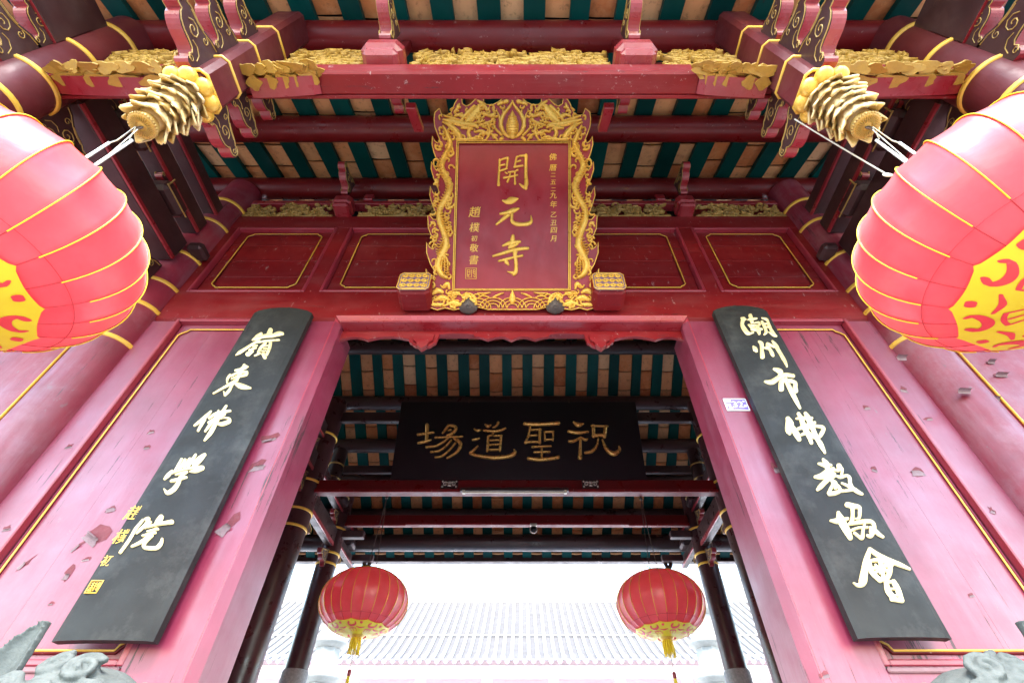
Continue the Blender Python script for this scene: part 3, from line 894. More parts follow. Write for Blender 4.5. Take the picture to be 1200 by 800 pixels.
# ---- ties between the front columns and the facade, with dark cheeks and red arrises
def tie(x, y0, y1, z0, h, w_, mat=BROWN, edge=REDB, name="tie_beam", ez=.02):
    mb = MB(); mb.box(x - w_ / 2, x + w_ / 2, y0, y1, z0, z0 + h, 0, .02)
    sx = -1 if x > 0 else 1
    if edge: mb.box(x + sx * (w_ / 2 - .012), x + sx * (w_ / 2 + .004), y0 + .02, y1 - .02, z0 + .002, z0 + ez + .01, 1)
    return P(name, mb, [mat, edge or REDB])
for s in (-1, 1):
    x = s * 2.61
    tie(x, -1.26, -.14, 4.62, .24, .17)
    tie(x, -1.26, -.12, 5.02, .18, .14)
    tie(x, -1.30, .02, 5.34, .16, .12)
    for yy in (-.98, -.48):
        mb = MB(); mb.box(x - .13, x + .13, yy - .13, yy + .13, 4.87, 4.99, 0, .03)
        e = .134
        b = P("bracket_block", mb, [BROWN])
        q = MB(); q.tube([(x - s * e, yy - e, 4.90), (x - s * e, yy + e, 4.90)], .006, 5); q.tube([(x - s * e, yy - e + .01, 4.90), (x - s * e, yy - e + .01, 4.985)], .006, 5); obj("gold_line", q, GOLDO, b)
        scroll_bracket(b, x - s * .03, yy - .12, 4.99, -1, .8, .055)
    for yy, zz, dd, kk in ((-1.25, 4.34, 1, 1.0), (-.14, 4.30, -1, 1.0), (-.30, 4.98, -1, .9), (-1.2, 4.86, 1, .9)):
        scroll_bracket(gate, x, yy, zz, dd, kk, .06)
    # cross brackets running from the column ties towards the posts
    mb = MB(); mb.box(s * 2.79, s * 5.9, -.06, .04, 5.70, 5.78, 0, .01); P("red_batten", mb, REDB)
    mb = MB(); mb.box(s * 2.79, s * 5.9, -.02, .04, 5.50, 5.69, 0, .01); P("grey_board", mb, paint("dusty_board", (.12, .08, .08), (.08, .05, .05), .7, dust=.6, dustc=(.2, .17, .16)))
    # arms reaching out under the eave from the front columns
    mb = MB(); mb.box(x - .055, x + .055, -2.15, -1.52, 4.73, 5.06, 0, .012)
    mb.box(x - .058, x + .058, -2.14, -1.53, 4.726, 4.731, 1)
    P("eave_arm", mb, [BROWN, REDB])
    mb = MB(); mb.box(x - .05, x + .05, -2.1, -1.50, 5.02, 5.22, 0, .012); P("eave_arm", mb, [BROWN])
    scroll_bracket(gate, s * 2.60, -1.53, 4.92, -1, 1.0, .07)
    scroll_bracket(gate, s * 2.60, -1.53, 4.36, -1, 1.05, .07)
    scroll_bracket(gate, s * 2.60, -1.53, 4.62, -1, .8, .07)
    # iron-dark plate on the facade column head
    mb = MB(); mb.box(s * 2.40, s * 2.52, -.16, -.02, 4.78, 4.86, 0, .02); P("bracket_block", mb, [BROWN])

# ---- inside: beams, ties and brackets under the rear slope
mb = MB(); mb.box(-2.49, 2.49, 3.24, 3.36, 4.62, 4.79, 0, .012); P("hall_beam", mb, REDD)
mb = MB(); mb.box(-2.49, 2.49, 3.22, 3.238, 4.612, 4.65, 0, .004); P("hall_beam_bead", mb, REDH)
mb = MB(); mb.box(-2.52, 2.52, 4.58, 4.68, 4.845, 5.0, 0, .012); P("hall_beam", mb, REDD)
mb = MB(); mb.box(-1.62, 1.62, 4.565, 4.579, 4.84, 4.875, 0, .004); mb.box(-2.5, -1.62, 4.562, 4.579, 4.825, 4.865, 0, .004); mb.box(1.62, 2.5, 4.562, 4.579, 4.825, 4.865, 0, .004); P("hall_beam_bead", mb, REDH)
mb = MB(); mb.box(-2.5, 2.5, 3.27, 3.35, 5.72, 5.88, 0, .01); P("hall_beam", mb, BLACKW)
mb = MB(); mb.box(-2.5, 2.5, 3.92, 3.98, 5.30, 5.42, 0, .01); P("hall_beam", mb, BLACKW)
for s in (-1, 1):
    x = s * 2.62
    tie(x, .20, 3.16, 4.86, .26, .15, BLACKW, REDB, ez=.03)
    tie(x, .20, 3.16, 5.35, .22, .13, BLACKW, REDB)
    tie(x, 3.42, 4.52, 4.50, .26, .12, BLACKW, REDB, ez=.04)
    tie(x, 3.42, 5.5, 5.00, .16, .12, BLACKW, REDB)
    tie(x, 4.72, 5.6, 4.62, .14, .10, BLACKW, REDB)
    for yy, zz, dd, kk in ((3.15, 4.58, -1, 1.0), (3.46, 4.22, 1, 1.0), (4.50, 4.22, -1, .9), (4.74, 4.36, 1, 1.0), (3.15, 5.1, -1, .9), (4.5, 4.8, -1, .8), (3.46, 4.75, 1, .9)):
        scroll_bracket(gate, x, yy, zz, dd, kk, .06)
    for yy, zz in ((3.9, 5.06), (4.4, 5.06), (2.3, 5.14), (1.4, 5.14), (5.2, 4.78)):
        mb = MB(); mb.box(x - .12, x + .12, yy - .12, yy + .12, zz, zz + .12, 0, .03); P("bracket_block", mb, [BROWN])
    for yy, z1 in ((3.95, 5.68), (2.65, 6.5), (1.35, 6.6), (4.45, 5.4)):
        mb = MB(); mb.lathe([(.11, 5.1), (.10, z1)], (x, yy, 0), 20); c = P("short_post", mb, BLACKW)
        for zz in (5.2, 5.42):
            b = MB(); b.lathe([(.11, zz - .012), (.122, zz), (.11, zz + .012)], (x, yy, 0), 20); obj("gold_band", b, GOLDO, c)
    for yy, zz in ((4.62, 4.66), (5.30, 4.60)):
        mb = MB(); mb.box(s * 2.2, s * 2.52, yy - .05, yy + .05, zz, zz + .1, 0, .01); P("corbel", mb, [BROWN])
    mb = MB()
    for t_ in range(10):
        a = t_ * .7; mb.ball((s * (2.3 - .04 * cos(a)), 5.35, 4.62 + .05 * sin(a) - .004 * t_), .035, n=6)
    P("carved_corbel", mb, BLACKW)

# door clasps: square studs with a gilded face
for s in (-1, 1):
    x = s * .665
    mb = MB(); mb.box(x - .113, x + .113, -.205, -.003, 4.178, 4.372, 0, .03)
    c = P("door_clasp", mb, REDH)
    q = MB(); o = [(-.108, -.07), (-.085, -.092), (.085, -.092), (.108, -.07), (.108, .07), (.085, .092), (-.085, .092), (-.108, .07)]
    q.prism(o, lambda a, b, h: (x + a, h, 4.276 + b), -.213, -.204, 1)
    for k, sc in ((0, 1.0), (0, .86)):
        q.tube([(x + a * sc, -.214, 4.276 + b * sc) for a, b in o], .0035, 5, 0, closed=True)
    for (cx, cz) in [(a, b) for a in (-.068, -.023, .023, .068) for b in (-.052, 0, .052)]:
        for sg in (-1, 1):
            q.tube([(x + cx + sg * .021 * (1 - t / 14) * cos(t * .7), -.216, 4.276 + cz + .021 * (1 - t / 14) * sin(t * .7)) for t in range(11)], .0048, 5, 0)
    obj("gilded_face", q, [GOLD, LILAC], c)
# ------------------------------------------------------------------ lettering traced stroke by stroke
# each entry: corner of the traced window in the photograph, magnification, strokes of (x, y, half width)
G = {}
G['kai'] = (575, 175, 16, [[(170,200,22),(160,400,22),(150,560,22),(148,670,30)], [(180,215,18),(240,185,20),(320,165,22)], [(325,170,22),(310,260,20),(300,360,16)],
    [(185,310,16),(265,295,18)], [(165,410,20),(240,390,20),(305,365,16)], [(485,160,18),(465,250,18),(450,340,18)], [(490,150,18),(560,130,20),(650,125,26)],
    [(475,245,16),(555,220,18)], [(445,340,20),(600,315,18)], [(665,120,32),(660,300,28),(660,500,32),(670,640,38),(650,720,36)], [(660,730,34),(600,700,26),(540,650,12)],
    [(335,435,16),(430,425,16)], [(275,440,14),(305,460,16)], [(470,415,14),(505,395,18)], [(250,540,20),(400,515,18),(500,490,16)], [(370,440,14),(350,530,16),(315,610,22)], [(455,420,16),(455,530,18),(458,650,22)]])
G['yuan'] = (575, 225, 16, [[(225,165,16),(300,185,45),(370,165,68),(450,145,50),(510,130,18)], [(185,410,24),(300,390,36),(420,350,48),(520,315,22)], [(330,430,40),(230,510,34),(110,610,20)],
    [(400,400,26),(395,500,28),(410,565,34),(500,605,40),(620,610,36),(720,590,40),(765,540,26),(755,450,8)]])
G['si'] = (572, 274, 16, [[(465,40,30),(460,110,44),(450,180,40),(395,260,26)], [(280,225,22),(400,175,38),(500,160,36),(590,150,30)], [(400,250,30),(470,230,36),(550,190,26)],
    [(95,420,20),(250,375,30),(430,320,34),(600,285,34),(745,275,28)], [(510,310,48),(505,400,38),(520,500,34),(525,620,34),(515,720,40),(480,770,24)], [(500,745,36),(440,730,26),(360,710,8)],
    [(205,510,22),(320,485,28),(450,450,24),(640,410,24)], [(320,500,26),(350,540,38),(380,580,20)]])
G['chang'] = (484, 492, 16, [[(265,100,38),(260,250,34),(255,400,34)], [(95,275,24),(240,255,24),(385,235,20)], [(100,435,22),(210,410,28),(340,375,14)], [(665,100,24),(610,180,24),(555,250,14)],
    [(665,105,22),(780,120,30),(800,180,32),(720,265,26),(640,290,18)], [(660,200,10),(710,185,14)], [(425,330,22),(600,325,20),(760,320,18),(930,312,14)], [(700,300,16),(590,400,18),(430,490,20),(330,500,20),(250,510,22)],
    [(720,380,18),(620,490,18),(490,580,20),(340,600,20)], [(800,430,18),(680,570,18),(540,680,20),(420,700,18)], [(780,350,24),(880,420,34),(880,510,34),(800,620,26),(640,715,16)]])
G['dao'] = (546, 490, 14.81, [[(335,110,14),(380,140,28),(430,120,12)], [(560,80,26),(520,140,20),(470,165,10)], [(310,210,18),(480,230,24),(600,210,22),(690,175,14)], [(385,320,20),(380,450,24),(370,570,22)],
    [(610,310,22),(600,450,24),(590,565,22)], [(385,315,14),(430,300,14)], [(490,305,16),(620,305,18)], [(420,385,14),(580,380,14)], [(415,465,14),(580,455,14)], [(410,550,18),(580,545,16)], [(480,240,14),(450,300,14)],
    [(145,190,14),(200,215,24),(255,205,14)], [(115,375,16),(180,365,22),(235,350,12)], [(205,485,14),(120,570,24),(75,605,24),(160,640,30),(300,665,32),(480,685,36),(680,670,34),(800,640,40),(850,590,34),(835,545,10)]])
G['sheng'] = (608, 488, 14.29, [[(95,120,28),(250,130,34),(450,125,30),(660,110,34)], [(350,215,24),(350,440,24)], [(190,160,18),(160,320,20),(110,430,24)], [(205,225,16),(370,220,16)], [(195,320,16),(300,315,16)],
    [(110,440,20),(200,425,20),(330,425,18)], [(430,260,18),(580,255,18)], [(575,255,18),(570,400,16)], [(430,260,16),(440,400,18)], [(440,390,16),(570,385,16)], [(225,510,18),(540,495,14)], [(260,600,18),(515,590,16)],
    [(385,510,18),(385,680,18)], [(160,700,28),(330,720,34),(500,710,32),(655,680,34)]])
G['zhu'] = (660, 488, 14.29, [[(175,95,16),(250,140,40),(335,125,14)], [(95,250,28),(250,270,30),(410,255,18)], [(100,415,22),(180,410,24),(290,350,18)], [(290,370,20),(285,540,26),(280,690,38)], [(310,360,14),(370,390,26),(410,375,12)],
    [(475,155,16),(740,165,18)], [(505,160,30),(510,330,30)], [(710,170,30),(690,340,30)], [(500,320,28),(700,310,28)], [(585,380,16),(560,490,22),(480,580,32),(370,605,22)],
    [(655,390,14),(700,500,28),(770,590,36),(860,620,44),(940,560,30),(930,500,12)]])
G['ling'] = (270, 382, 16, [[(770,115,44),(740,200,50)], [(430,300,14),(520,260,40),(640,230,36),(800,215,40)], [(440,290,14),(520,230,34),(600,180,26)], [(820,220,30),(920,180,44),(990,175,32)],
    [(560,310,24),(430,380,26),(300,460,30),(180,530,34),(120,575,10)], [(440,420,14),(520,400,18)], [(380,490,26),(500,445,20)], [(440,510,24),(350,560,48)], [(520,345,20),(700,320,22),(930,295,18)],
    [(680,360,24),(590,450,28),(540,540,20)], [(770,350,30),(750,450,30),(700,570,26)], [(660,420,12),(730,405,12)], [(640,465,10),(710,460,10)], [(600,510,12),(700,505,12)], [(580,550,20),(480,600,16)], [(640,560,40),(665,620,36)]])
G['dong'] = (245, 426, 17.38, [[(560,175,26),(660,160,36),(760,110,44),(820,105,14)], [(740,70,30),(690,180,40),(600,330,40),(500,460,32),(440,580,32),(350,680,28)], [(360,670,30),(325,610,16)],
    [(450,270,30),(400,340,28),(390,430,20)], [(470,290,24),(620,230,26),(800,215,28)], [(800,230,30),(770,270,30),(660,300,24)], [(480,350,16),(640,280,16)], [(600,370,32),(480,440,34),(330,520,26),(110,635,20)],
    [(540,420,28),(650,490,56),(760,520,50),(865,535,22)]])
G['fo'] = (222, 470, 15.38, [[(410,215,20),(330,290,34),(220,380,34),(110,460,22)], [(300,360,28),(240,450,30),(180,560,24)], [(380,340,22),(480,270,26),(600,240,34),(760,210,22)], [(370,420,22),(500,350,34),(650,270,34)],
    [(520,440,22),(620,450,40),(740,400,36),(740,350,24),(650,340,16),(560,360,14)], [(550,200,14),(490,330,26),(400,450,28),(310,575,20)], [(690,120,22),(600,260,30),(520,400,32),(420,580,42),(300,745,18)]])
G['xue'] = (185, 526, 13.33, [[(395,180,20),(340,280,22),(280,380,18)], [(450,195,24),(400,290,26),(350,340,18)], [(525,185,26),(480,260,24),(440,320,18)], [(620,120,20),(560,210,28),(500,300,24)], [(760,120,26),(680,190,48),(600,280,40)],
    [(245,365,22),(180,430,36),(125,490,20)], [(180,430,16),(300,385,16),(450,345,20),(600,320,28),(720,320,36)], [(720,335,30),(620,370,36),(530,385,14)], [(310,430,18),(420,400,20),(490,385,14)], [(490,395,16),(400,450,24)],
    [(235,525,26),(350,500,30),(470,470,22)], [(380,470,32),(340,570,36),(270,660,40),(180,710,36),(125,650,14)]])
G['yuan2'] = (100, 586, 6.9, [[(480,170,12),(420,240,14),(380,310,14),(340,370,14),(295,430,14)], [(500,165,14),(530,160,14),(500,210,14),(460,250,14),(430,280,8)], [(630,150,22),(605,190,26),(580,220,12)], [(545,190,12),(500,235,12)],
    [(520,230,12),(600,210,14),(715,190,20)], [(520,265,10),(600,245,14)], [(480,300,10),(580,275,14)], [(540,300,16),(470,350,16),(395,385,12)], [(560,300,12),(500,360,14),(500,395,18),(590,400,18),(630,360,16),(640,325,10)]])
G['chao'] = (860, 366, 21.43, [[(160,190,20),(220,215,55),(280,230,20)], [(200,260,50),(190,370,50),(250,480,55),(330,570,50),(400,580,30)], [(390,580,26),(460,560,24)], [(390,130,50),(410,200,50),(430,290,46)],
    [(330,240,20),(440,220,34),(545,205,26)], [(340,360,18),(440,380,34),(530,375,14)], [(480,320,18),(600,300,34),(620,360,30)], [(350,365,24),(430,430,40),(490,450,34)], [(430,480,40),(560,470,60),(680,470,26)], [(560,400,40),(590,500,60),(610,590,34)],
    [(690,280,40),(770,440,40),(790,530,44),(740,600,24)], [(690,180,20),(770,190,36),(820,210,40)], [(830,220,36),(870,350,44),(930,480,46),(1000,590,50),(1050,620,30)], [(720,330,36),(800,320,24)], [(740,410,26),(860,405,24)], [(1000,610,36),(930,580,24),(850,530,10)]])
G['zhou'] = (875, 396, 18.18, [[(120,225,22),(160,275,50),(190,320,30)], [(240,120,24),(295,170,46),(300,280,38),(310,380,48),(315,440,50)], [(330,250,18),(420,270,26)], [(400,240,20),(410,160,24),(470,180,26),(560,225,28)],
    [(440,230,34),(480,300,36),(520,380,44),(540,420,30)], [(530,100,22),(600,180,46),(650,270,44),(720,390,42),(800,530,40),(840,640,20)]])
G['shi'] = (890, 428, 14.29, [[(225,95,22),(300,120,44),(340,150,44),(310,200,26)], [(75,300,18),(190,310,46),(320,230,38),(420,190,36),(550,200,34)], [(360,260,34),(345,340,44),(345,430,46)],
    [(400,290,36),(500,290,34),(580,320,36),(580,400,40),(590,460,40),(560,490,16)], [(410,250,36),(460,360,40),(530,500,44),(600,640,36),(655,750,22)]])
G['fo2'] = (910, 480, 14.29, [[(170,180,40),(200,270,70),(190,370,60),(205,430,24)], [(250,330,40),(310,430,50),(360,530,34)], [(345,100,30),(390,180,40),(430,300,46),(500,430,44),(560,590,30)], [(460,90,30),(520,190,50),(580,340,44),(650,500,40),(720,620,44),(785,755,20)],
    [(310,185,20),(450,175,34),(570,170,24)], [(340,350,28),(480,300,40),(620,240,26)], [(620,300,26),(740,310,34),(770,350,36),(720,450,36),(680,500,24)], [(400,450,26),(500,420,34),(600,500,24),(680,510,26)], [(520,330,30),(640,300,30)]])
G['jiao'] = (946, 532, 14.29, [[(240,120,24),(290,190,54),(310,250,44)], [(165,190,22),(270,215,40),(370,215,26)], [(110,410,30),(220,400,60),(340,330,70),(400,280,40)], [(400,380,60),(300,470,44),(200,570,44),(150,620,30)], [(370,470,26),(430,520,44),(440,600,30)],
    [(350,690,40),(440,680,40),(520,640,34),(480,560,30),(400,520,30)], [(400,540,30),(360,620,30),(330,680,30)], [(520,650,30),(640,640,26),(740,620,30)], [(510,220,44),(500,290,40),(430,300,20)], [(500,220,40),(560,280,26),(550,360,26)],
    [(480,400,24),(540,410,32),(640,380,26),(690,420,34),(700,520,34),(740,600,34)], [(550,515,18),(640,550,28),(740,600,40),(840,660,36),(900,685,26)]])
G['xie'] = (966, 582, 13.33, [[(190,270,26),(220,360,60),(280,470,60),(340,580,54),(380,670,36)], [(80,395,22),(200,400,50),(330,370,30)], [(330,150,44),(420,170,46),(520,190,34),(525,280,30),(510,360,26),(450,370,14)], [(410,180,36),(410,300,30),(400,400,34),(350,450,18)],
    [(350,460,24),(480,430,34),(600,410,40),(700,410,36),(750,460,34),(740,560,40),(690,640,36),(640,630,24)], [(370,560,26),(500,510,24),(640,500,24)], [(440,590,24),(500,640,26),(560,670,34),(570,580,26),(590,500,24)], [(600,440,20),(570,560,24)],
    [(760,540,36),(820,600,36),(890,645,26)], [(690,500,24),(690,580,24)]])
G['hui'] = (990, 636, 10.26, [[(275,90,22),(240,220,40),(210,380,46),(190,490,50),(140,520,26),(85,490,8)], [(275,95,26),(370,160,32),(500,220,32),(640,270,32),(770,320,18)], [(270,260,26),(300,370,30),(400,470,30)], [(530,260,30),(510,380,34),(470,470,26)],
    [(290,235,22),(400,225,30),(540,280,30)], [(290,330,24),(480,290,26)], [(320,390,22),(420,330,20),(500,370,24)], [(390,230,26),(420,330,22),(440,460,30)], [(340,280,14),(400,380,20)], [(470,500,30),(490,590,36),(560,690,34)],
    [(560,480,30),(610,570,36),(660,710,30)], [(480,490,20),(560,480,24)], [(510,570,14),(590,570,18)], [(540,690,32),(660,715,26)], [(540,650,16),(620,650,18)]])

def letter(key, o, n, parent, mat, height, base=0.0, sag=None, off=None):
    """raise one traced character on the board through o with outward normal n"""
    X0, Y0, mag, strokes = G[key]
    off = off or Vector((0, 0, 0))
    mb = MB()
    def fn(x, y, h, k):
        p = on_plane(X0 + x / mag, Y0 + y / mag, o, n)
        b = base + k * .0005 + (sag(p) if sag else 0)
        return p + n * (b + height * h) - off
    for i, st in enumerate(strokes):
        mb.stroke(st, fn, (i % 5) + 1, 1.0, 5)
    return obj("raised_character", mb, mat, parent)

FONTC = {}
def glyph(ch):
    if ch not in FONTC:
        c = bpy.data.curves.new("glyph", 'FONT'); c.body = ch; c.size = 1.0; c.align_x = 'CENTER'; c.extrude = .02; c.offset = 0; c.resolution_u = 3
        o = bpy.data.objects.new("glyph", c); COL.objects.link(o)
        bpy.context.view_layer.update()
        me = bpy.data.meshes.new_from_object(o.evaluated_get(bpy.context.evaluated_depsgraph_get()))
        FONTC[ch] = ([tuple(v.co) for v in me.vertices], [tuple(p.vertices) for p in me.polygons])
        bpy.data.objects.remove(o); bpy.data.curves.remove(c); bpy.data.meshes.remove(me)
    return FONTC[ch]
def small_text(mb, ch, c, r, u, n, size, slant=0.0, mat=0, squash=1.0):
    V, F = glyph(ch)
    zmin = .38
    for k, (dx, dy) in enumerate(((-.012, 0), (.012, .006))):     # struck twice, a hair apart, for weight
        mb.add([c + r * ((x + dx + slant * (y - zmin)) * size * squash) + u * ((y + dy - zmin) * size) + n * ((z + .02 + .012 * k) * size * .35) for x, y, z in V], F, mat)

UX, UY, UZ = Vector((1, 0, 0)), Vector((0, 1, 0)), Vector((0, 0, 1))

# ------------------------------------------------------------------ the two tall black boards beside the door
def tall_board(s, xa, xb, z0, z1, name_label, keys):
    """slightly bowed board hung on the wall; s = -1 left, +1 right of the door"""
    yf = -.080
    base = Vector(((xa + xb) / 2, yf + .02, z0))
    t = thing("name_board", name_label, "sign board", None, base)
    xc, hw = (xa + xb) / 2, (xb - xa) / 2
    sg = lambda x: .016 * (1 - ((x - xc) / hw) ** 2)
    mb = MB(); n = 14; V = []; F = []
    ztop = lambda x: z1 - .03 * abs((x - xc) / hw) ** 2.4
    for zz in range(2):
        for lay in (0, 1):
            for i in range(n + 1):
                x = xa + (xb - xa) * i / n
                z = z0 if zz == 0 else ztop(x)
                y = yf - sg(x) + (0 if lay == 0 else .045)
                if lay == 0 and i in (0, n): y += .008
                V.append(Vector((x, y, z)) - base)
    m_ = n + 1
    q = lambda zz, lay, i: (zz * 2 + lay) * m_ + i
    for i in range(n):
        F += [(q(0, 0, i), q(0, 0, i + 1), q(1, 0, i + 1), q(1, 0, i)), (q(0, 1, i), q(0, 1, i + 1), q(1, 1, i + 1), q(1, 1, i)),
              (q(0, 0, i), q(0, 0, i + 1), q(0, 1, i + 1), q(0, 1, i)), (q(1, 0, i), q(1, 0, i + 1), q(1, 1, i + 1), q(1, 1, i))]
    F += [(q(0, 0, 0), q(1, 0, 0), q(1, 1, 0), q(0, 1, 0)), (q(0, 0, n), q(1, 0, n), q(1, 1, n), q(0, 1, n))]
    mb.add(V, F)
    obj("board", mb, BLACKB, t)
    o = Vector((0, yf, 0)); nn = Vector((0, -1, 0))
    for k in keys:
        letter(k, o, nn, t, GOLDP, .0065, .001, lambda p: sg(max(xa, min(xb, p.x))), base)
    # wall hooks and the hanging ring
    mb = MB()
    zt = z1 + .0
    mb.tube([(xc, -.012, zt + .075), (xc, -.03, zt + .07), (xc + .004, -.05, zt + .03), (xc, -.06, zt + .01)], .004, 6)
    mb.tube([(xc - .012 * cos(a) , -.045, zt + .045 + .016 * sin(a)) for a in [2 * pi * k / 10 for k in range(10)]], .0035, 6, closed=True)
    mb.tube([(xc - .09, -.05, zt - .01), (xc - .085, -.05, zt + .02), (xc - .04, -.05, zt + .012), (xc, -.05, zt + .028), (xc + .04, -.05, zt + .012), (xc + .085, -.05, zt + .02), (xc + .09, -.05, zt - .01)], .0035, 6)
    for dx in (-.13, .13): mb.tube([(xc + dx, -.04, zt - .03), (xc + dx * .98, -.045, zt + .012)], .003, 6)
    obj("hanging_hook", shift(mb, base), IRON, t)
    return t, base, yf, sg
tl, bl_, yl_, sgl = tall_board(-1, -1.745, -1.352, 2.150, 4.135, "tall black board with five gold characters, a small signature and seal, left of the doorway", ['ling', 'dong', 'fo', 'xue', 'yuan2'])
# signature and seal on the left board
nn = Vector((0, -1, 0))
for ch, (px, py), sz in (("趙", (158, 601), .074), ("樸", (144, 629), .070), ("初", (127, 657), .050)):
    mb = MB(); c = on_plane(px, py, Vector((0, yl_, 0)), nn); small_text(mb, ch, c + nn * (sgl(c.x) + .001) - bl_, UX, UZ, nn, sz, .06, 0)
    obj("signature_character", mb, GOLDL, tl)
mb = MB(); c = on_plane(112, 688, Vector((0, yl_, 0)), nn)
c = c + nn * (sgl(c.x) + .002) - bl_
h = .024
mb.tube([c + UX * a + UZ * b for a, b in ((-h, -h), (h, -h), (h, h), (-h, h))], .0035, 6, closed=True)
for (a0, b0, a1, b1) in ((-.7, .55, -.1, .55), (-.7, .2, -.1, .2), (-.4, .7, -.4, -.1), (.1, .7, .1, -.7), (.45, .6, .75, .6), (.45, .25, .75, .25), (.45, .6, .45, -.1), (.75, .6, .75, -.7), (-.7, -.2, -.1, -.2), (-.65, -.7, -.65, -.35), (-.3, -.7, -.3, -.35), (-.65, -.7, -.1, -.7), (.4, -.4, .8, -.4)):
    mb.tube([c + UX * a0 * h + UZ * b0 * h, c + UX * a1 * h + UZ * b1 * h], .0028, 5)
obj("seal", mb, GOLDL, tl)
tall_board(1, 1.374, 1.738, 2.160, 4.155, "tall black board with seven gold characters, right of the doorway", ['chao', 'zhou', 'shi', 'fo2', 'jiao', 'xie', 'hui'])

# ------------------------------------------------------------------ black board over the inner beam
b0, b1 = Vector((.026, 3.27, 4.765)), Vector((.02, 3.02, 5.86))
uu = (b1 - b0).normalized(); n2 = UX.cross(uu).normalized()
if n2.y > 0: n2 = -n2
t = thing("name_board", "wide black board with four bronze characters, leaning forward above the inner beam", "sign board", None, b0)
mb = MB(); H = (b1 - b0).length
mb.obox(uu * (H / 2) - n2 * .03, UX, n2, uu, 1.615, .03, H / 2, 0, .004)
obj("board", mb, BLACKG, t)
for k in ('chang', 'dao', 'sheng', 'zhu'): letter(k, b0, n2, t, GOLDD, .03, .001, None, b0)
mb = MB()
for dx in (-.68, .70):
    mb.tube([Vector((dx, 0, 0)) + uu * (H - .02), Vector((dx, .02, 0)) + uu * (H + .05)], .012, 6)
obj("fixing_bolt", mb, IRON, t)
# silvered lugs that hold it on the beam
for i, dx in enumerate((-.855, .895)):
    mb = MB(); c = Vector((b0.x + dx, 3.232, 4.715))
    o_ = [(-.105, -.055), (.105, -.055), (.105, .055), (-.105, .055)]
    mb.prism(o_, lambda a, b, h: (a, h, b), -.012, .006, 1)
    for sg in (-1, 1):
        mb.tube([(sg * (.05 - .034 * (1 - k / 16) * cos(k * .6)), -.017, .034 * (1 - k / 16) * sin(k * .6)) for k in range(14)], .008, 6, 0)
        mb.ball((sg * .085, -.016, .035), .014, n=6); mb.ball((sg * .085, -.016, -.035), .014, n=6)
    mb.ball((0, -.018, .02), .026, .014, .02, 8); mb.ball((0, -.018, -.022), .03, .012, .014, 8)
    obj("board_lug", mb, [SILVER, BLACKW], None, ("silvered lug under the left end of the wide black board", "silvered lug under the right end of the wide black board")[i], "bracket", "silvered lugs", None, c)

# ------------------------------------------------------------------ the red and gold name board over the door
s0, s1 = Vector((.003, -.115, 4.31)), Vector((.013, -.80, 5.150))
su = (s1 - s0).normalized(); sn = UX.cross(su).normalized()
if sn.y > 0: sn = -sn
sign = thing("gilded_name_board", "red board with three gold characters in a flame-edged dragon frame leaning over the doorway", "sign board", None, s0)
HS = (s1 - s0).length
mb = MB(); mb.obox(su * (HS / 2) - sn * .018, UX, sn, su, .408, .018, HS / 2 + .004)
obj("panel", mb, SIGNRED, sign)
for k in ('kai', 'yuan', 'si'): letter(k, s0, sn, sign, GOLD, .011, .001, None, s0)
# flame-edged frame traced on the leaning plane
left = [(600.5, 111), (597, 111.5), (590, 116), (584, 121), (577, 124.5), (570, 124), (566.5, 121), (567, 113.5), (561, 115), (556, 119), (551, 124), (546.5, 126), (542, 123), (541.2, 115), (536, 118), (533, 123),
        (531, 129), (528, 135), (523, 137), (518, 135.5), (515.3, 128.5), (510, 133), (509, 141), (510, 150), (513, 158), (516, 166), (513, 169), (509.5, 166), (507.3, 161), (506.5, 170), (509, 180), (513.5, 192), (515.5, 199), (512, 201),
        (509, 197), (506, 190.5), (505.5, 199), (509, 211), (514, 222), (515, 228), (511, 230), (508, 227), (504.8, 219.5), (504, 230), (508, 243), (513, 253), (513, 258), (508, 258), (504, 253), (501.5, 254), (502.5, 268), (507, 280), (511, 289), (508, 293),
        (503.5, 290), (500.3, 284.5), (500.5, 297), (505, 310), (509.5, 318), (509, 324), (504, 323), (499.8, 315.5), (500, 330), (504, 340), (503, 350), (505, 361), (513, 363.5), (522, 361), (532, 363.5), (545, 361), (560, 360), (572, 363), (600.5, 363)]
full = left + [(1201 - x, y) for x, y in left[-2:0:-1]]
def sfn(px, py, h): return on_plane(px, py, s0, sn) + sn * h - s0
inner = [(535.8, 167), (668.2, 167), (667.8, 340.6), (530.8, 340.6)]
ib = [on_plane(px, py, s0, sn) - s0 for px, py in inner]
# frame slab: outline with the panel opening cut out, built as a ring
def ring_slab(mb, outer, inn, fn, h0, h1, mat):
    b = bmesh.new()
    vo = [b.verts.new(fn(x, y, h1)) for x, y in outer]; vi = [b.verts.new(fn(x, y, h1)) for x, y in inn]
    eo = [b.edges.new((vo[i], vo[(i + 1) % len(vo)])) for i in range(len(vo))]
    ei = [b.edges.new((vi[i], vi[(i + 1) % len(vi)])) for i in range(len(vi))]
    bmesh.ops.triangle_fill(b, use_beauty=True, use_dissolve=False, edges=eo + ei)
    b.verts.ensure_lookup_table(); b.verts.index_update()
    mb.add([v.co.copy() for v in b.verts], [tuple(v.index for v in f.verts) for f in b.faces], mat)
    b.free()
    n = len(outer)
    A = [fn(x, y, h0) for x, y in outer]; B = [fn(x, y, h1) for x, y in outer]
    mb.add(A + B, [(i, (i + 1) % n, n + (i + 1) % n, n + i) for i in range(n)], mat)
    mb.add(A, [tuple(range(n))], mat)
mb = MB(); ring_slab(mb, full, inner, sfn, -.045, .012, 0)
frame = obj("flame_frame", mb, SIGNRED, sign)
mb = MB()
mb.tube([sfn(x, y, .013) for x, y in full], .0042, 5, closed=True)
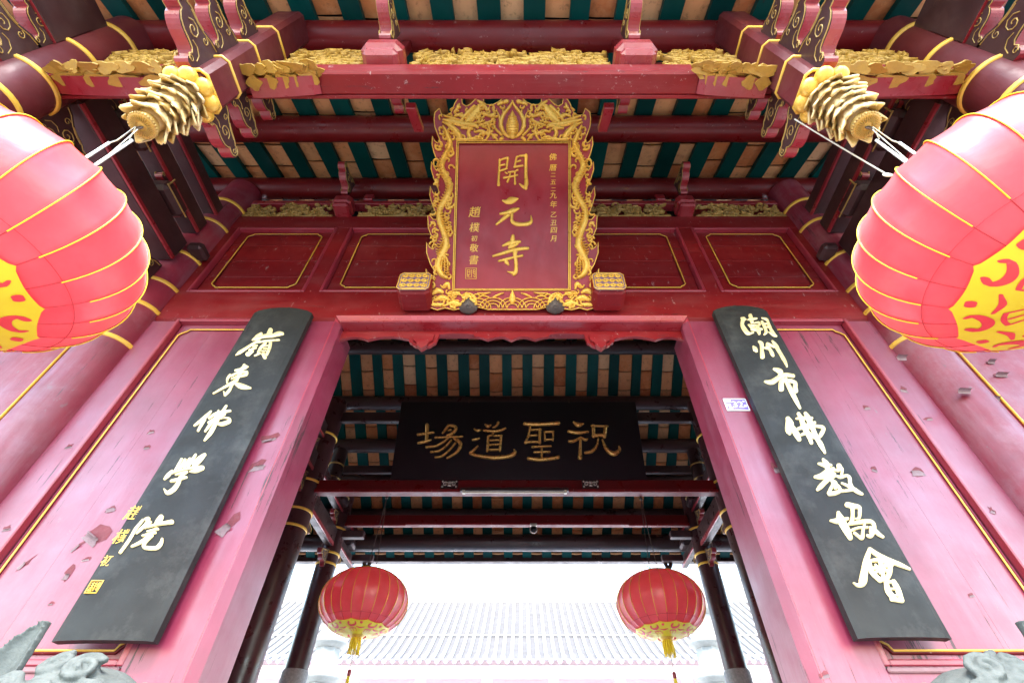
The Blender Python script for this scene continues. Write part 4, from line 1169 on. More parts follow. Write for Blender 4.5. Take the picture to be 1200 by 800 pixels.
for k, (hh, rr) in enumerate(((.016, .006), (.012, .005))):
    g = 1.0 * k * 1.6
    mb.tube([sfn(px + (g if px < 600 else -g), py + (g if py < 250 else -g), hh) for px, py in inner], rr, 6, closed=True)
obj("gold_edge", mb, GOLD, frame)
# gilded relief: strokes in photograph units, mirrored
relief = MB(); kk = [0]
def rs(pts, both=True, h=.016):
    kk[0] += 1
    f = lambda x, y, hh, k: sfn(x, y, .0125 + (k % 6) * .0006 + hh * h)
    relief.stroke(pts, f, kk[0], 1.0, 5)
    if both: relief.stroke([(1201 - x, y, r) for x, y, r in pts], f, kk[0] + 3, 1.0, 5)
# dragon heads at the upper corners
for st in ([(547, 145, 3), (553, 138, 5.5), (559, 130, 5), (562, 127, 2.5)], [(541, 143, 1.5), (548, 134, 2.2), (556, 126, 1.8)], [(520, 142, 1), (530, 144, 3), (545, 147, 4), (556, 148, 3), (560, 151, 1.5)], [(521, 138, .7), (530, 140, 1.6), (540, 143, 1)],
           [(519, 145, .7), (528, 149, 2.5), (536, 157, 4), (540, 163, 2.5)], [(552, 152, 1.5), (549, 157, 2.4), (551, 163, 2.2), (547, 166, 1)], [(536, 164, 2), (545, 165, 1.6), (553, 164, 2), (560, 165, 1)], [(534, 131, .8), (537, 127, 2.2), (538, 124, 1)],
           [(560, 120, 1), (565, 123, 2.4), (571, 129, 1.4), (574, 132, .7)], [(566, 136, 1), (570, 136, 2), (574, 138, 1)], [(573, 138, 1), (577, 137, 2.6), (581, 135, 1)], [(561, 149, .7), (567, 147, 1.4), (573, 145, 1.6), (578, 142, .8)],
           [(558, 156, 1), (564, 155, 2), (571, 158, 1.8), (577, 155, 1.5)], [(570, 145, .8), (573, 151, 1.5), (574, 158, 1.4), (570, 166, .8)], [(575, 158, 1), (579, 161, 1.6), (583, 166, 1)], [(584, 124, 1.6), (588, 122, 2.4)], [(591, 121, 2), (594, 120.5, 2.6)], [(586, 165, 1.6), (589, 163, 2)],
           [(553, 166, .8), (558, 162, 1.6), (565, 163, .8)], [(533, 138, 1.2), (539, 136, 2), (543, 138, 1.4)], [(556, 141, 1), (562, 138, 1.4), (565, 133, 1)], [(528, 131, .8), (532, 128, .9)], [(541, 152, 1), (547, 151, 2.4), (554, 153, 1.2)]):
    rs(st)
# flaming pearl in the middle
for st in ([(601, 120, .8), (597, 127, 1.6), (590, 136, 2.2), (587, 146, 2.6), (590, 156, 2.4), (596, 162, 1.4)], [(583, 133, .6), (586, 141, 1.6), (586, 150, 1.5)], [(589, 128, .6), (590, 134, 1.3)], [(578, 148, .6), (582, 154, 1.4), (588, 160, 1.4)]):
    rs(st)
rs([(600.5, 133, .8), (600.5, 139, 4.5), (600.5, 147, 7.2), (600.5, 155, 7.0), (600.5, 160, 4.5)], False, .026)
for i in range(7): rs([(594.2 + abs(i - 3) * .6, 140 + i * 3.1, .55), (600.5, 141 + i * 3.1, .7), (606.8 - abs(i - 3) * .6, 140 + i * 3.1, .55)], False, .031)
# dragon bodies winding down both sides
rs([(520, 150, 1.5), (525, 160, 2.6), (528, 172, 3.0), (522, 184, 3.2), (518, 196, 3.2), (523, 208, 3.4), (528, 220, 3.4), (523, 233, 3.6), (516, 246, 3.6), (516, 260, 3.8), (521, 274, 3.8), (523, 288, 4.0), (517, 301, 4.0), (514, 312, 3.8), (518, 322, 3.4), (524, 326, 2)], True, .024)
r7 = random.Random(12)
for i in range(52):
    y = 170 + i * 3.0; x = 522 + 5 * cos((y - 172) * .129) - (y - 172) * .02
    rs([(x - 3.2, y, .4), (x, y + 1.3, .7), (x + 3.2, y, .4)], True, .028)
for i in range(95):
    y = 168 + r7.uniform(0, 186); w = 9 + (y - 168) * .035
    x = 521 - (y - 168) * .03 + r7.choice((-1, 1)) * r7.uniform(4, w * .85); a = r7.uniform(0, 6.28); l = r7.uniform(2.5, 5)
    sg = r7.choice((-1, 1))
    rs([(x + l * (1 - q / 7) * cos(a + sg * q * .7), y + l * (1 - q / 7) * sin(a + sg * q * .7), 1.2 - q * .1) for q in range(6)])
for i in range(70):
    x = r7.uniform(517, 596); y = 117 + r7.uniform(0, 47)
    if y < 126 and x < 590 and not (556 < x < 566): y += 12
    if x > 582 and 128 < y: x -= 22
    if x < 530 and y < 137: x += 16
    a = r7.uniform(0, 6.28); l = r7.uniform(2.2, 4.6); sg = r7.choice((-1, 1))
    rs([(x + l * (1 - q / 7) * cos(a + sg * q * .75), y + l * (1 - q / 7) * sin(a + sg * q * .75), 1.25 - q * .12) for q in range(6)])
for i in range(40):
    x = r7.uniform(506, 560); y = r7.uniform(344, 360); a = r7.uniform(0, 6.28); l = r7.uniform(2, 4.2); sg = r7.choice((-1, 1))
    rs([(x + l * 1.4 * (1 - q / 7) * cos(a + sg * q * .75), y + l * .8 * (1 - q / 7) * sin(a + sg * q * .75), 1.15 - q * .1) for q in range(6)])
for i in range(5):                             # claws
    rs([(521, 300, 1.2), (512 + i * 3.2, 308 - abs(i - 2), 1.3), (511 + i * 3.5, 320, .6)])
# clouds and waves along the lower edge
for st in ([(507, 345, 2), (513, 341, 3.4), (519, 343, 2)], [(511, 352, 2), (518, 349, 3.4), (526, 351, 1.6)], [(505, 357, 1.6), (512, 357.5, 2.6), (520, 357, 1.4)], [(524, 357, 1), (532, 355, 3), (541, 357, 1)], [(526, 346, 1), (534, 344, 1.6), (542, 347, 1)], [(520, 336, 1.4), (525, 333, 2.6), (527, 339, 1.4)],
           [(543, 349, 1), (549, 346, 1.8), (553, 352, 1.2)], [(548, 343.5, .7), (555, 347, 1.6), (557, 354, 2.2), (551, 356, 1.4)], [(560, 350, .7), (566, 347, 1.2), (573, 349, .8)], [(560, 344, .7), (567, 344.5, 1.2), (575, 343.5, .7)], [(578, 349, 1), (584, 346, 1.4), (590, 344, .7)]):
    rs(st)
for (cx, cy) in ((578, 361), (600.5, 361), (560, 362)):
    for rr in (4.5, 8, 11.5):
        rs([(cx + rr * 1.35 * cos(pi + pi * q / 8), cy + rr * sin(pi + pi * q / 8), .75) for q in range(9)], cx < 600)
rs([(600.5, 341.5, .8), (600.5, 345, 2.4), (600.5, 351, 4.2), (600.5, 354, 3)], False)
obj("gilded_relief", relief, GOLD, frame)
# columns of small writing
def col_text(chars, parent, name):
    for ch, px, py, sz in chars:
        mb = MB(); c = on_plane(px, py, s0, sn) - s0
        small_text(mb, ch, c + sn * .001, UX, su, sn, sz * .92, .12, 0)
        obj(name, mb, GOLDL, parent)
col_text([(c, 556.5 - .02 * (y - 247), y, z) for c, y, z in (("趙", 248.5, .092), ("樸", 266.5, .080), ("初", 279.5, .050), ("敬", 290.5, .068), ("書", 304.5, .078))], sign, "signature_character")
col_text([(c, 648 + .012 * (y - 183), y, z) for c, y, z in (("佛", 184, .062), ("曆", 196.5, .060), ("二", 205, .042), ("五", 213.5, .048), ("二", 222, .042), ("九", 229, .056), ("年", 239.5, .058), ("乙", 251.5, .052), ("丑", 261, .052), ("四", 269.5, .056), ("月", 279.5, .054))], sign, "date_character")
mb = MB(); c = on_plane(552, 320.5, s0, sn) - s0 + sn * .002; h = .038
mb.tube([c + UX * a + su * b for a, b in ((-h, -h), (h, -h), (h, h), (-h, h))], .003, 6, closed=True)
for (a0, b0_, a1, b1_) in ((-.7, .7, -.7, -.7), (-.7, .7, -.2, .7), (-.7, .3, -.2, .3), (-.2, .7, -.2, -.2), (-.7, -.2, -.2, -.2), (-.45, -.2, -.45, -.75), (.1, .75, .1, -.75), (.4, .7, .75, .7), (.75, .7, .75, -.7), (.4, .7, .4, 0), (.4, .3, .75, .3), (.4, -.1, .75, -.1), (.4, -.4, .75, -.7), (-.3, -.75, -.1, -.6)):
    mb.tube([c + UX * a0 * h + su * b0_ * h, c + UX * a1 * h + su * b1_ * h], .0024, 5)
obj("seal", mb, GOLDL, sign)
# bronze leaf shoes carrying its lower edge
for i, (px, py) in enumerate(((549, 366), (650.5, 366))):
    mb = MB(); c = sfn(px, py, .012)
    ol = [(0, .115), (.018, .092), (.05, .066), (.066, .035), (.056, .008), (.03, -.008), (0, -.016), (-.03, -.008), (-.056, .008), (-.066, .035), (-.05, .066), (-.018, .092)]
    V = [c + sn * .006, ] ; n_ = len(ol)
    A = [c + UX * a + su * b + sn * (.006) for a, b in ol]
    Bq = [c + UX * a * .5 + su * (.045 + (b - .045) * .5) + sn * .034 for a, b in ol]
    mb.add(A + Bq, [(k, (k + 1) % n_, n_ + (k + 1) % n_, n_ + k) for k in range(n_)] + [tuple(range(n_, 2 * n_))], 0, True)
    mb.add([p - sn * .012 for p in A] + A, [(k, (k + 1) % n_, n_ + (k + 1) % n_, n_ + k) for k in range(n_)] + [tuple(range(n_))], 0)
    mb.tube([c + UX * .016 * cos(q) + su * (.03 + .012 * sin(q)) + sn * .036 for q in [2 * pi * z / 10 for z in range(10)]], .003, 5, closed=True)
    obj("leaf_shoe", mb, BRONZE, sign, "brown bronze leaf holding the lower edge of the board")

# ------------------------------------------------------------------ house number plate
pc = at_y(863, 474, -.004)
plate = thing("number_plate", "small violet house number plate reading 32 on the right door post", "number plate", None, pc)
mb = MB(); mb.box(-.066, .066, -.003, .003, -.045, .045, 0, .0015); obj("plate", mb, WHITEP, plate)
mb = MB(); mb.box(-.058, .058, -.0045, -.0032, -.037, .037, 0); obj("enamel_field", mb, PURPLE, plate)
mb = MB()
for ch, dx, dz, sz in (("3", -.012, 0, .062), ("2", .022, 0, .062)):
    small_text(mb, ch, Vector((dx, -.005, dz)), UX, UZ, Vector((0, -1, 0)), sz, 0, 0, 1.1)
for a, b, c_, d in ((-.056, -.028, .012, .036), (-.056, -.036, -.016, .002), (-.05, -.030, -.034, -.022), (.040, .054, -.020, -.004), (.040, .052, .016, .026)):
    mb.box(a, b, -.0056, -.0047, c_, d)
obj("lettering", mb, WHITEP, plate)
# ------------------------------------------------------------------ lanterns
NR = 24
LRX, LRZ = .46, .322
def lan_pt(az, lat, rx=LRX, rz=LRZ, off=0.0):
    # superellipse section, slightly flattened at the poles
    c_, s_ = cos(lat), sin(lat)
    r = rx * (abs(c_) ** .92); z = rz * (abs(s_) ** 1.0) * (1 if s_ >= 0 else -1)
    n = Vector((cos(lat) / rx * cos(az), cos(lat) / rx * sin(az), sin(lat) / rz)).normalized()
    return Vector((r * cos(az), r * sin(az), z)) + n * off
def make_lantern():
    root = thing("red_lantern", "x", "lantern")
    mb = MB(); sub = 6; nl = 26; V = []; F = []
    lat0, lat1 = radians(-80), radians(80)
    rnd = random.Random(3)
    amp = [rnd.uniform(.8, 1.25) for _ in range(NR)]
    for i in range(nl + 1):
        lat = lat0 + (lat1 - lat0) * i / nl
        for g in range(NR):
            for q in range(sub):
                t = q / sub; az = 2 * pi * (g + t) / NR
                sag = -.0075 * cos(lat) * (1 - (2 * t - 1) ** 2) * amp[g]
                V.append(lan_pt(az, lat, off=sag))
    N = NR * sub
    for i in range(nl):
        for k in range(N):
            l = (k + 1) % N
            F.append((i * N + k, i * N + l, (i + 1) * N + l, (i + 1) * N + k))
    mb.add(V, F, 0, True)
    obj("cloth", mb, CLOTH, root)
    for g in range(NR):
        az = 2 * pi * g / NR
        mb = MB(); mb.tube([lan_pt(az, radians(-78 + 156 * k / 24), off=.0) for k in range(25)], .0019, 5)
        rb = obj("rib", mb, RIBRED, root)
        r_ = random.Random(g * 7 + 1)
        a0 = -36 + r_.uniform(-5, 5); a1 = 68 + r_.uniform(-8, 4)
        mb = MB(); mb.tube([lan_pt(az, radians(a0 + (a1 - a0) * k / 20), off=.004) for k in range(21)], .0021, 5)
        obj("gold_piping", mb, YELLOW, rb)
    mb = MB()                                  # stitched seam round the body
    mb.tube([lan_pt(2 * pi * k / 72, radians(-38), off=.0005) for k in range(72)], .0012, 4, closed=True); obj("seam", mb, RIBRED, root)
    # satin collars with printed motifs
    for sg in (-1, 1):
        mb = MB(); V = []; F = []; na = 144; nr = 8
        for i in range(nr + 1):
            for k in range(na):
                az = 2 * pi * k / na
                edge = 49 + 2.2 * abs(sin(az * 6)) - .9 * (abs(sin(az * 6)) < .12)
                lat = radians(80 + (edge - 80) * i / nr) * sg
                V.append(lan_pt(az, lat, off=.006))
        for i in range(nr):
            for k in range(na):
                l = (k + 1) % na; F.append((i * na + k, i * na + l, (i + 1) * na + l, (i + 1) * na + k))
        mb.add(V, F, 0, True)
        c = obj("yellow_collar", mb, YELLOW, root)
        if sg < 0:
            mb = MB(); ki = 0
            def fn(x, y, h, k):                # x: degrees round, y: latitude from the pole
                return lan_pt(radians(x), -radians(90 - y * 1.33), off=.0072 + .0004 * (k % 3) + .0004 * h)
            for j in range(8):
                a = j * 45
                for st in ([(a + 18.6, 26.4, 1.5), (a + 21.4, 26.4, 1.5)], [(a - 5, 26.6, 1.3), (a - 8, 24.4, 1.6), (a - 4, 22.0, 1.5), (a + 3, 22.0, 1.6), (a + 9, 24.6, 1.5), (a + 7, 27.0, .7)],
                           [(a + 10, 20.6, .5), (a + 20, 19.0, 1.0), (a + 30, 20.6, .5)]):
                    ki += 1; mb.stroke(st, fn, ki, 1, 4)
                for q in (-9, 0, 9):
                    ki += 1; mb.stroke([(a + q, 16.8, .9), (a + q + 2, 13.2, .9)], fn, ki, 1, 3)
                ki += 1; mb.stroke([(a - 9, 17.6, .7), (a, 18.2, .7), (a + 9, 17.6, .7)], fn, ki, 1, 3)
            obj("printed_motif", mb, REDGLYPH, c)
    # top frame: ring, two white hanger rods; bottom cap and tassels
    mb = MB(); mb.lathe([(.09, LRZ - .01), (.10, LRZ), (.10, LRZ + .02), (.085, LRZ + .02)], n=24); obj("top_cap", mb, RIBRED, root)
    mb = MB(); mb.lathe([(.085, -LRZ + .012), (.06, -LRZ - .012), (.035, -LRZ - .022), (.03, -LRZ - .03)][::-1], n=24); obj("bottom_cap", mb, GOLD, root)
    mb = MB(); rnd = random.Random(2)
    for k in range(26):
        a = 2 * pi * k / 26; r0 = .036 + .012 * (k % 2); l = rnd.uniform(.11, .15)
        mb.tube([(r0 * cos(a), r0 * sin(a), -LRZ - .02), (r0 * 1.1 * cos(a), r0 * 1.1 * sin(a), -LRZ - .02 - l * .5), (r0 * 1.15 * cos(a + .1), r0 * 1.15 * sin(a + .1), -LRZ - .02 - l)], .0065, 5)
    obj("short_fringe", mb, YELLOW, root)
    mb = MB(); mb.tube([(0, 0, -LRZ - .02), (.004, 0, -LRZ - .30)], .004, 5)
    obj("tassel_cord", mb, ROPE, root)
    mb = MB(); mb.lathe([(.014, -.29), (.020, -.30), (.020, -.335), (.014, -.345)][::-1], (.004, 0, -LRZ), 14); obj("tassel_bead", mb, REDB, root)
    mb = MB()
    for k in range(22):
        a = 2 * pi * k / 22; r0 = .014
        mb.tube([(.004 + r0 * .7 * cos(a), r0 * .7 * sin(a), -LRZ - .34), (.006 + r0 * 1.2 * cos(a), r0 * 1.2 * sin(a), -LRZ - .48), (.01 + r0 * 1.5 * cos(a), r0 * 1.5 * sin(a), -LRZ - .64)], .005, 5)
    obj("long_tassel", mb, YELLOW, root)
    return root
lan = make_lantern()
S_BIG = .415 / .46
def hanger_rods(root, hook, ring):
    """two white rods from the lantern's crown up to the hook (given in the lantern's own units)"""
    for s in (-1, 1):
        mb = MB()
        mb.tube([Vector((s * .055, 0, LRZ - .02)), Vector((s * .055, 0, hook.z - .03))], .0062, 8); obj("hanger_rod", mb, STEELW, root)
    mb = MB(); mb.tube([Vector((-.055, 0, hook.z - .034)), Vector((-.03, 0, hook.z - .012)), hook, Vector((.03, 0, hook.z - .012)), Vector((.055, 0, hook.z - .034))], .003, 6)
    mb.tube([hook + Vector((.004, .01, 0)), Vector((.01, .02, (hook.z + LRZ) / 2)), Vector((.0, .02, LRZ))], .0026, 6)
    obj("hanging_cord", mb, ROPE, root)
LZB = 2.885
big = []
for i, s in enumerate((-1, 1)):
    o = copy_tree(lan)
    hx = posts[s][1]
    o.location = (s * 1.555, -1.43, LZB); o.scale = (S_BIG, S_BIG, S_BIG); o.rotation_euler = (0, 0, .1 * s)
    hanger_rods(o, Vector(((hx.x - s * 1.555) / S_BIG, (hx.y + 1.43) / S_BIG, (hx.z - LZB) / S_BIG)), None)
    o["label"] = ("big red lantern with yellow collar hanging from the left lotus post, near the camera", "big red lantern with yellow collar hanging from the right lotus post, near the camera")[i]
    o["group"] = "red lanterns"; big.append(o)
for i, (x, lab) in enumerate(((-1.62, "smaller red lantern with yellow tassels hung on thin wires in the left of the doorway"), (1.55, "smaller red lantern with yellow tassels hung on thin wires in the right of the doorway"))):
    o = lan if i == 0 else copy_tree(lan)
    if i: # a copy was taken of the wired lantern: drop nothing, it shares the same wires
        pass
    o.location = (x, 3.40, 3.42 - .02 * i); o["label"] = lab; o["group"] = "red lanterns"; o.rotation_euler = (0, 0, .13 * i)
    if i == 0:
        mb = MB()
        for dx in (-.05, .05): mb.tube([(dx, 0, LRZ), (dx * .3, -.0, .95), (0, -.02, 1.20)], .0042, 5)
        mb.tube([(-.10, 0, LRZ + .09), (.04, 0, LRZ + .0)], .006, 5)
        obj("hanging_wire", mb, IRON, o)
        mb = MB(); mb.ball((0, -.02, 1.205), .022, n=8); mb.tube([(0, -.02, 1.2), (0, -.02, 1.235)], .008, 6); obj("ceiling_hook", mb, IRON, o)
# slack white cord from the right post's scrolls to the right lantern
mb = MB(); a = Vector((1.405, -1.35, 4.06)); b = Vector((1.575, -1.32, 3.51))
pts = [a.lerp(b, k / 10) + Vector((0, 0, -.015 * sin(pi * k / 10))) for k in range(11)]
mb.tube(pts, .0035, 6)
mb.tube([b + Vector((.018 * cos(t), .0, .012 * sin(t))) for t in [2 * pi * k / 10 for k in range(10)]], .0035, 5, closed=True)
mb.tube([b, b + Vector((.05, -.01, -.03)), b + Vector((.11, -.06, -.11))], .0035, 5)
obj("white_cord", shift(mb, a), ROPE, None, "thin slack white cord tied from the right carved post to the near right lantern", "cord", None, None, a)

# ------------------------------------------------------------------ strip light and camera under the inner beams
t = thing("strip_light", "white fluorescent strip light fixed along the underside of the inner beam", "light fixture", None, (-.02, 3.20, 4.60))
mb = MB(); mb.box(-.66, .66, -.03, .03, .0, .045, 0, .006); obj("batten", mb, BLACKW, t)
mb = MB(); mb.lathe([(.014, -.60), (.014, .60)], (0, -.02, -.018), 12, axis='x'); obj("tube", mb, CREAM, t)
mb = MB()
for s in (-1, 1): mb.box(s * .60, s * .635, -.04, .0, -.035, .004, 0, .004)
obj("lamp_holder", mb, CREAM, t)
c = Vector((.235, 4.52, 4.74))
t = thing("security_camera", "small round security camera under the second inner beam", "camera", None, c)
mb = MB(); mb.ball((0, 0, 0), .046, n=16); obj("dome", mb, BLACKG, t)
mb = MB(); mb.tube([(.05 * cos(2 * pi * k / 24), -.012, .05 * sin(2 * pi * k / 24)) for k in range(24)], .007, 6, closed=True); obj("ring", mb, SILVER, t)
mb = MB(); mb.box(-.05, .05, -.03, .03, .05, .09, 0, .008); mb.box(-.04, -.015, -.034, -.03, .065, .08); mb.box(.015, .04, -.034, -.03, .065, .08); obj("mount", mb, SILVER, t)

# ------------------------------------------------------------------ stone lions flanking the door (one body each, remeshed)
def lion_mesh(s):
    mb = MB()
    B = lambda c, r, ry=None, rz=None, n=16, rot=None: mb.ball((s * c[0], c[1], c[2]), r, ry, rz, n, 0, rot)
    B((0, .16, .42), .20, .26, .26); B((0, -.02, .50), .17, .18, .30)        # haunches, chest
    B((0, -.06, .78), .15, .15, .16)                                         # neck
    B((0, -.10, .955), .165, .17, .145)                                      # skull
    B((0, -.24, .92), .105, .09, .075); B((0, -.25, .86), .09, .07, .04)     # muzzle, jaw
    for e in (-1, 1):
        mb.tube([(e * .11, -.13, .55), (e * .12, -.18, .3), (e * .12, -.20, .05)], [.075, .06, .055], 12)
        B((e * .12, -.25, .04), .07, .10, .045); B((e * .2, .14, .24), .09, .17, .2); B((e * .2, -.02, .05), .07, .14, .05)
        B((e * .07, -.245, .985), .038, .03, .03)
        # upright ears, hollow in front
        B((e * .165, -.10, 1.02), .052, .036, .07, 12)
    # the tall ear beside the crown: a cupped leaf, hollow towards the street
    V = []; F = []; nu, nv = 10, 9
    for side in (0, 1):
        for a_ in range(nu):
            v = a_ / (nu - 1); wd = .070 * max(0.0, 1 - v ** 1.9) ** .8 + .006
            for b_ in range(nv):
                u = -1 + 2 * b_ / (nv - 1)
                V.append((s * (-.185 + .035 * v * v + u * wd), -.115 - .045 * abs(u) ** 2.2 * (1 - v * .6) + side * .020 + .02 * v, .90 + .315 * v))
        o0 = side * nu * nv
        for a_ in range(nu - 1):
            for b_ in range(nv - 1):
                q = o0 + a_ * nv + b_; F.append((q, q + 1, q + nv + 1, q + nv))
    m_ = nu * nv
    for a_ in range(nu - 1):
        for b_ in (0, nv - 1):
            q = a_ * nv + b_; F.append((q, q + nv, m_ + q + nv, m_ + q))
    for b_ in range(nv - 1):
        for q in (b_, (nu - 1) * nv + b_): F.append((q, q + 1, m_ + q + 1, m_ + q))
    mb.add(V, F)
    B((-.175, -.10, .93), .07, .06, .06)
    mb.tube([(0, .36, .3), (0, .44, .55), (0, .36, .8)], [.06, .08, .03], 10)
    B((0.02, -.06, 1.0), .155, .165, .125)                                  # smooth crown
    # mane: snail curls in rows over the brow and round the cheeks
    spots = [(.02, -.225, 1.045), (.105, -.19, 1.05), (-.07, -.205, 1.06), (.06, -.175, 1.105), (.165, -.13, 1.03), (-.135, -.15, 1.03), (.14, -.21, .985), (-.02, -.25, .985), (-.12, -.21, .98), (.19, -.05, 1.0), (-.02, -.15, 1.12),
             (.19, -.12, .93), (-.18, -.12, .93), (.2, 0, .9), (-.2, 0, .9), (.17, .08, .95), (-.17, .08, .95), (.0, .1, 1.02), (.1, .09, 1.03), (-.1, .09, 1.03), (.19, -.1, .85), (-.19, -.1, .85), (.18, .06, .82), (-.18, .06, .82)]
    for k, (cx, cy, cz) in enumerate(spots):
        c = Vector((s * cx, cy, cz)); nn_ = (c - Vector((0, -.03, .96))).normalized()
        nn_ = (nn_ + Vector((0, -.35, .1))).normalized()
        u = nn_.orthogonal().normalized(); v = nn_.cross(u)
        c = c - nn_ * .016
        mb.tube([c + nn_ * (.006 + .012 * q / 16) + (u * cos(q * .66 + k) + v * sin(q * .66 + k)) * (.040 * (1 - q / 18)) for q in range(17)], [.0082] * 14 + [.009, .010, .008], 8)
        mb.ball(c - nn_ * .022, .036, n=10)
    me = mb.mesh("stone_lion", [STONE])
    o = bpy.data.objects.new("lion_work", me); COL.objects.link(o)
    m = o.modifiers.new("r", 'REMESH'); m.mode = 'VOXEL'; m.voxel_size = .0042; m.use_smooth_shade = True
    m2 = o.modifiers.new("s", 'SMOOTH'); m2.factor = .5; m2.iterations = 3
    bpy.context.view_layer.update()
    r = bpy.data.meshes.new_from_object(o.evaluated_get(bpy.context.evaluated_depsgraph_get()))
    bpy.data.objects.remove(o); bpy.data.meshes.remove(me)
    r.name = "stone_lion"
    return r
for i, (s, x, y) in enumerate(((1, -.935, -.80), (-1, 1.135, -.80))):
    t = thing("stone_lion", ("grey granite lion with curled mane and pointed ear, below the left black board", "grey granite lion with curled mane, below the right black board")[i], "lion statue", "stone lions", (x, y, 0))
    b = obj("body", lion_mesh(s), STONE, t); b.location = (0, 0, .768)
    mb = MB(); mb.box(-.34, .34, -.40, .50, 0, .10, 0, .015); mb.box(-.29, .29, -.35, .45, .10, .64, 0, .012); mb.box(-.33, .33, -.39, .49, .64, .768, 0, .015)
    obj("plinth", mb, STONE, t)

# ------------------------------------------------------------------ peeling paint: curled flakes with the bare wood behind
def flake(px, py, wpx, hpx, rot, parent, curl=.5, seed=0):
    r = random.Random(seed); y0 = 0.0 if parent is not SP[-1] and parent is not SP[1] else .036
    c = at_y(px, py, y0); k = (at_y(px + 10, py, y0) - c).length / 10
    W, H = wpx * k, hpx * k * 1.35
    ca, sa = cos(rot), sin(rot)
    def pt(a, b, d): return c + Vector((a * ca - b * sa, -d, a * sa + b * ca))
    n = 6; ol = []
    for q in range(10):
        an = 2 * pi * q / 10; rad = 1 + r.uniform(-.5, .4); ol.append((W / 2 * rad * cos(an), H / 2 * rad * sin(an)))
    mb = MB(); mb.add([pt(a * 1.02, b * 1.0 + H * .06, .0012) for a, b in ol], [tuple(range(10))], 1)
    V = []; F = []
    for i in range(n + 1):
        t = i / n; an = curl * pi * t * 1.25
        rr = H * .75 / (curl * pi * 1.25)
        bb = -H * .42 + rr * sin(an); dd = .002 + .28 * rr * (1 - cos(an))
        w0 = W / 2 * (.95 - (.85 if seed % 2 else .2) * t) * (1 + r.uniform(-.22, .22)); w1 = W / 2 * (.95 - (.15 if seed % 2 else .6) * t) * (1 + r.uniform(-.22, .22))
        V += [pt(-w0, bb, dd), pt(w1, bb, dd)]
    for i in range(n): F.append((2 * i, 2 * i + 1, 2 * i + 3, 2 * i + 2))
    mb.add(V, F, 0, True)
    return obj("paint_flake", mb, [FLAKE, BARE], parent)
FL = [(114, 626, 24, 20, -.5, SP[-1], .55), (302, 546, 18, 11, .25, gate, .5), (316, 513, 17, 9, .3, gate, .8), (268, 615, 14, 24, -.5, gate, .45), (131, 596, 12, 7, .2, SP[-1], .4), (80, 672, 8, 12, 0, SP[-1], .5), (101, 655, 9, 4, .2, SP[-1], .5),
      (8, 619, 10, 6, .2, gate, .6), (81, 523, 8, 5, .3, gate, .6), (177, 506, 8, 5, .4, SP[-1], .5), (173, 524, 7, 5, .2, SP[-1], .5), (1024, 550, 7, 6, -.4, SP[1], .5), (1074, 553, 18, 9, .05, SP[1], .35), (1015, 478, 9, 5, .1, SP[1], .4),
      (1059, 457, 9, 7, -.3, gate, .5), (1162, 598, 6, 7, -.3, gate, .5), (908, 548, 7, 12, .2, gate, .5), (966, 791, 12, 5, .2, gate, .4), (1138, 697, 8, 4, .2, SP[1], .5), (1088, 491, 10, 4, .1, gate, .4), (60, 707, 6, 3, .1, SP[-1], .5), (93, 639, 4, 16, -.6, SP[-1], .4), (30, 660, 5, 14, -.6, SP[-1], .4)]
for i, (px, py, w_, h_, rt, pa, cu) in enumerate(FL): flake(px, py, w_, h_, rt, pa, cu, i)
# flakes on the right column
for i, (px, py, w_, h_) in enumerate(((1128, 459, 15, 8), (1055, 420, 12, 9), (1172, 440, 16, 7), (1160, 425, 10, 6), (1165, 468, 10, 7))):
    mb = MB(); c = at_y(px, py, -.14 if px < 1140 else .058); k = .0052
    mb.add([c + Vector((a * w_ * k, -.003, b * h_ * k)) for a, b in ((-.5, -.2), (-.1, -.5), (.5, -.3), (.45, .2), (.1, .5), (-.4, .35))], [tuple(range(6))], 1)
    V = [];
    for q in range(6):
        a = q / 5 * 2.2; V += [c + Vector((-.45 * w_ * k, -.006 - .02 * (1 - cos(a)), (-.4 + .45 * sin(a)) * h_ * k)), c + Vector((.4 * w_ * k, -.006 - .02 * (1 - cos(a)), (-.45 + .4 * sin(a)) * h_ * k))]
    mb.add(V, [(2 * q, 2 * q + 1, 2 * q + 3, 2 * q + 2) for q in range(5)], 0, True)
    obj("paint_flake", mb, [FLAKE, BARE], gate)

# ------------------------------------------------------------------ across the courtyard: the hall with its long tiled roof
hall = thing("far_hall", "pale hall across the courtyard with a long ribbed tile roof and eave tiles", "hall", None, (0, 20, 0))
EY, EZ, RY, RZ = 0.0, 6.72, 6.0, 10.9
def hz(y): return EZ + (RZ - EZ) * ((y - EY) / (RY - EY)) ** 1.12 if y > EY else EZ
mb = MB(); ny = 8
V = [(x, EY + (RY - EY) * k / ny, hz(EY + (RY - EY) * k / ny)) for x in (-15, 15) for k in range(ny + 1)]
mb.add(V, [(k, k + 1, ny + 2 + k, ny + 1 + k) for k in range(ny)])
mb.add([(-15, 6, 10.9), (15, 6, 10.9), (15, 12, 6.7), (-15, 12, 6.7)], [(0, 1, 2, 3)])
obj("roof", mb, FARBED, hall)
row = MB(); row.tube([(0, EY + (RY - EY) * k / ny - .02, hz(EY + (RY - EY) * k / ny) + .03) for k in range(ny + 1)], .075, 8)
rowm = row.mesh("tile_row", [FARTILE])
disc = MB(); disc.tube([(.085 * cos(2 * pi * k / 12), -.06, .09 + .085 * sin(2 * pi * k / 12)) for k in range(12)], .022, 5, closed=True); disc.ball((0, -.05, .09), .07, .02, .07, 8)
discm = disc.mesh("eave_disc", [FARDARK])
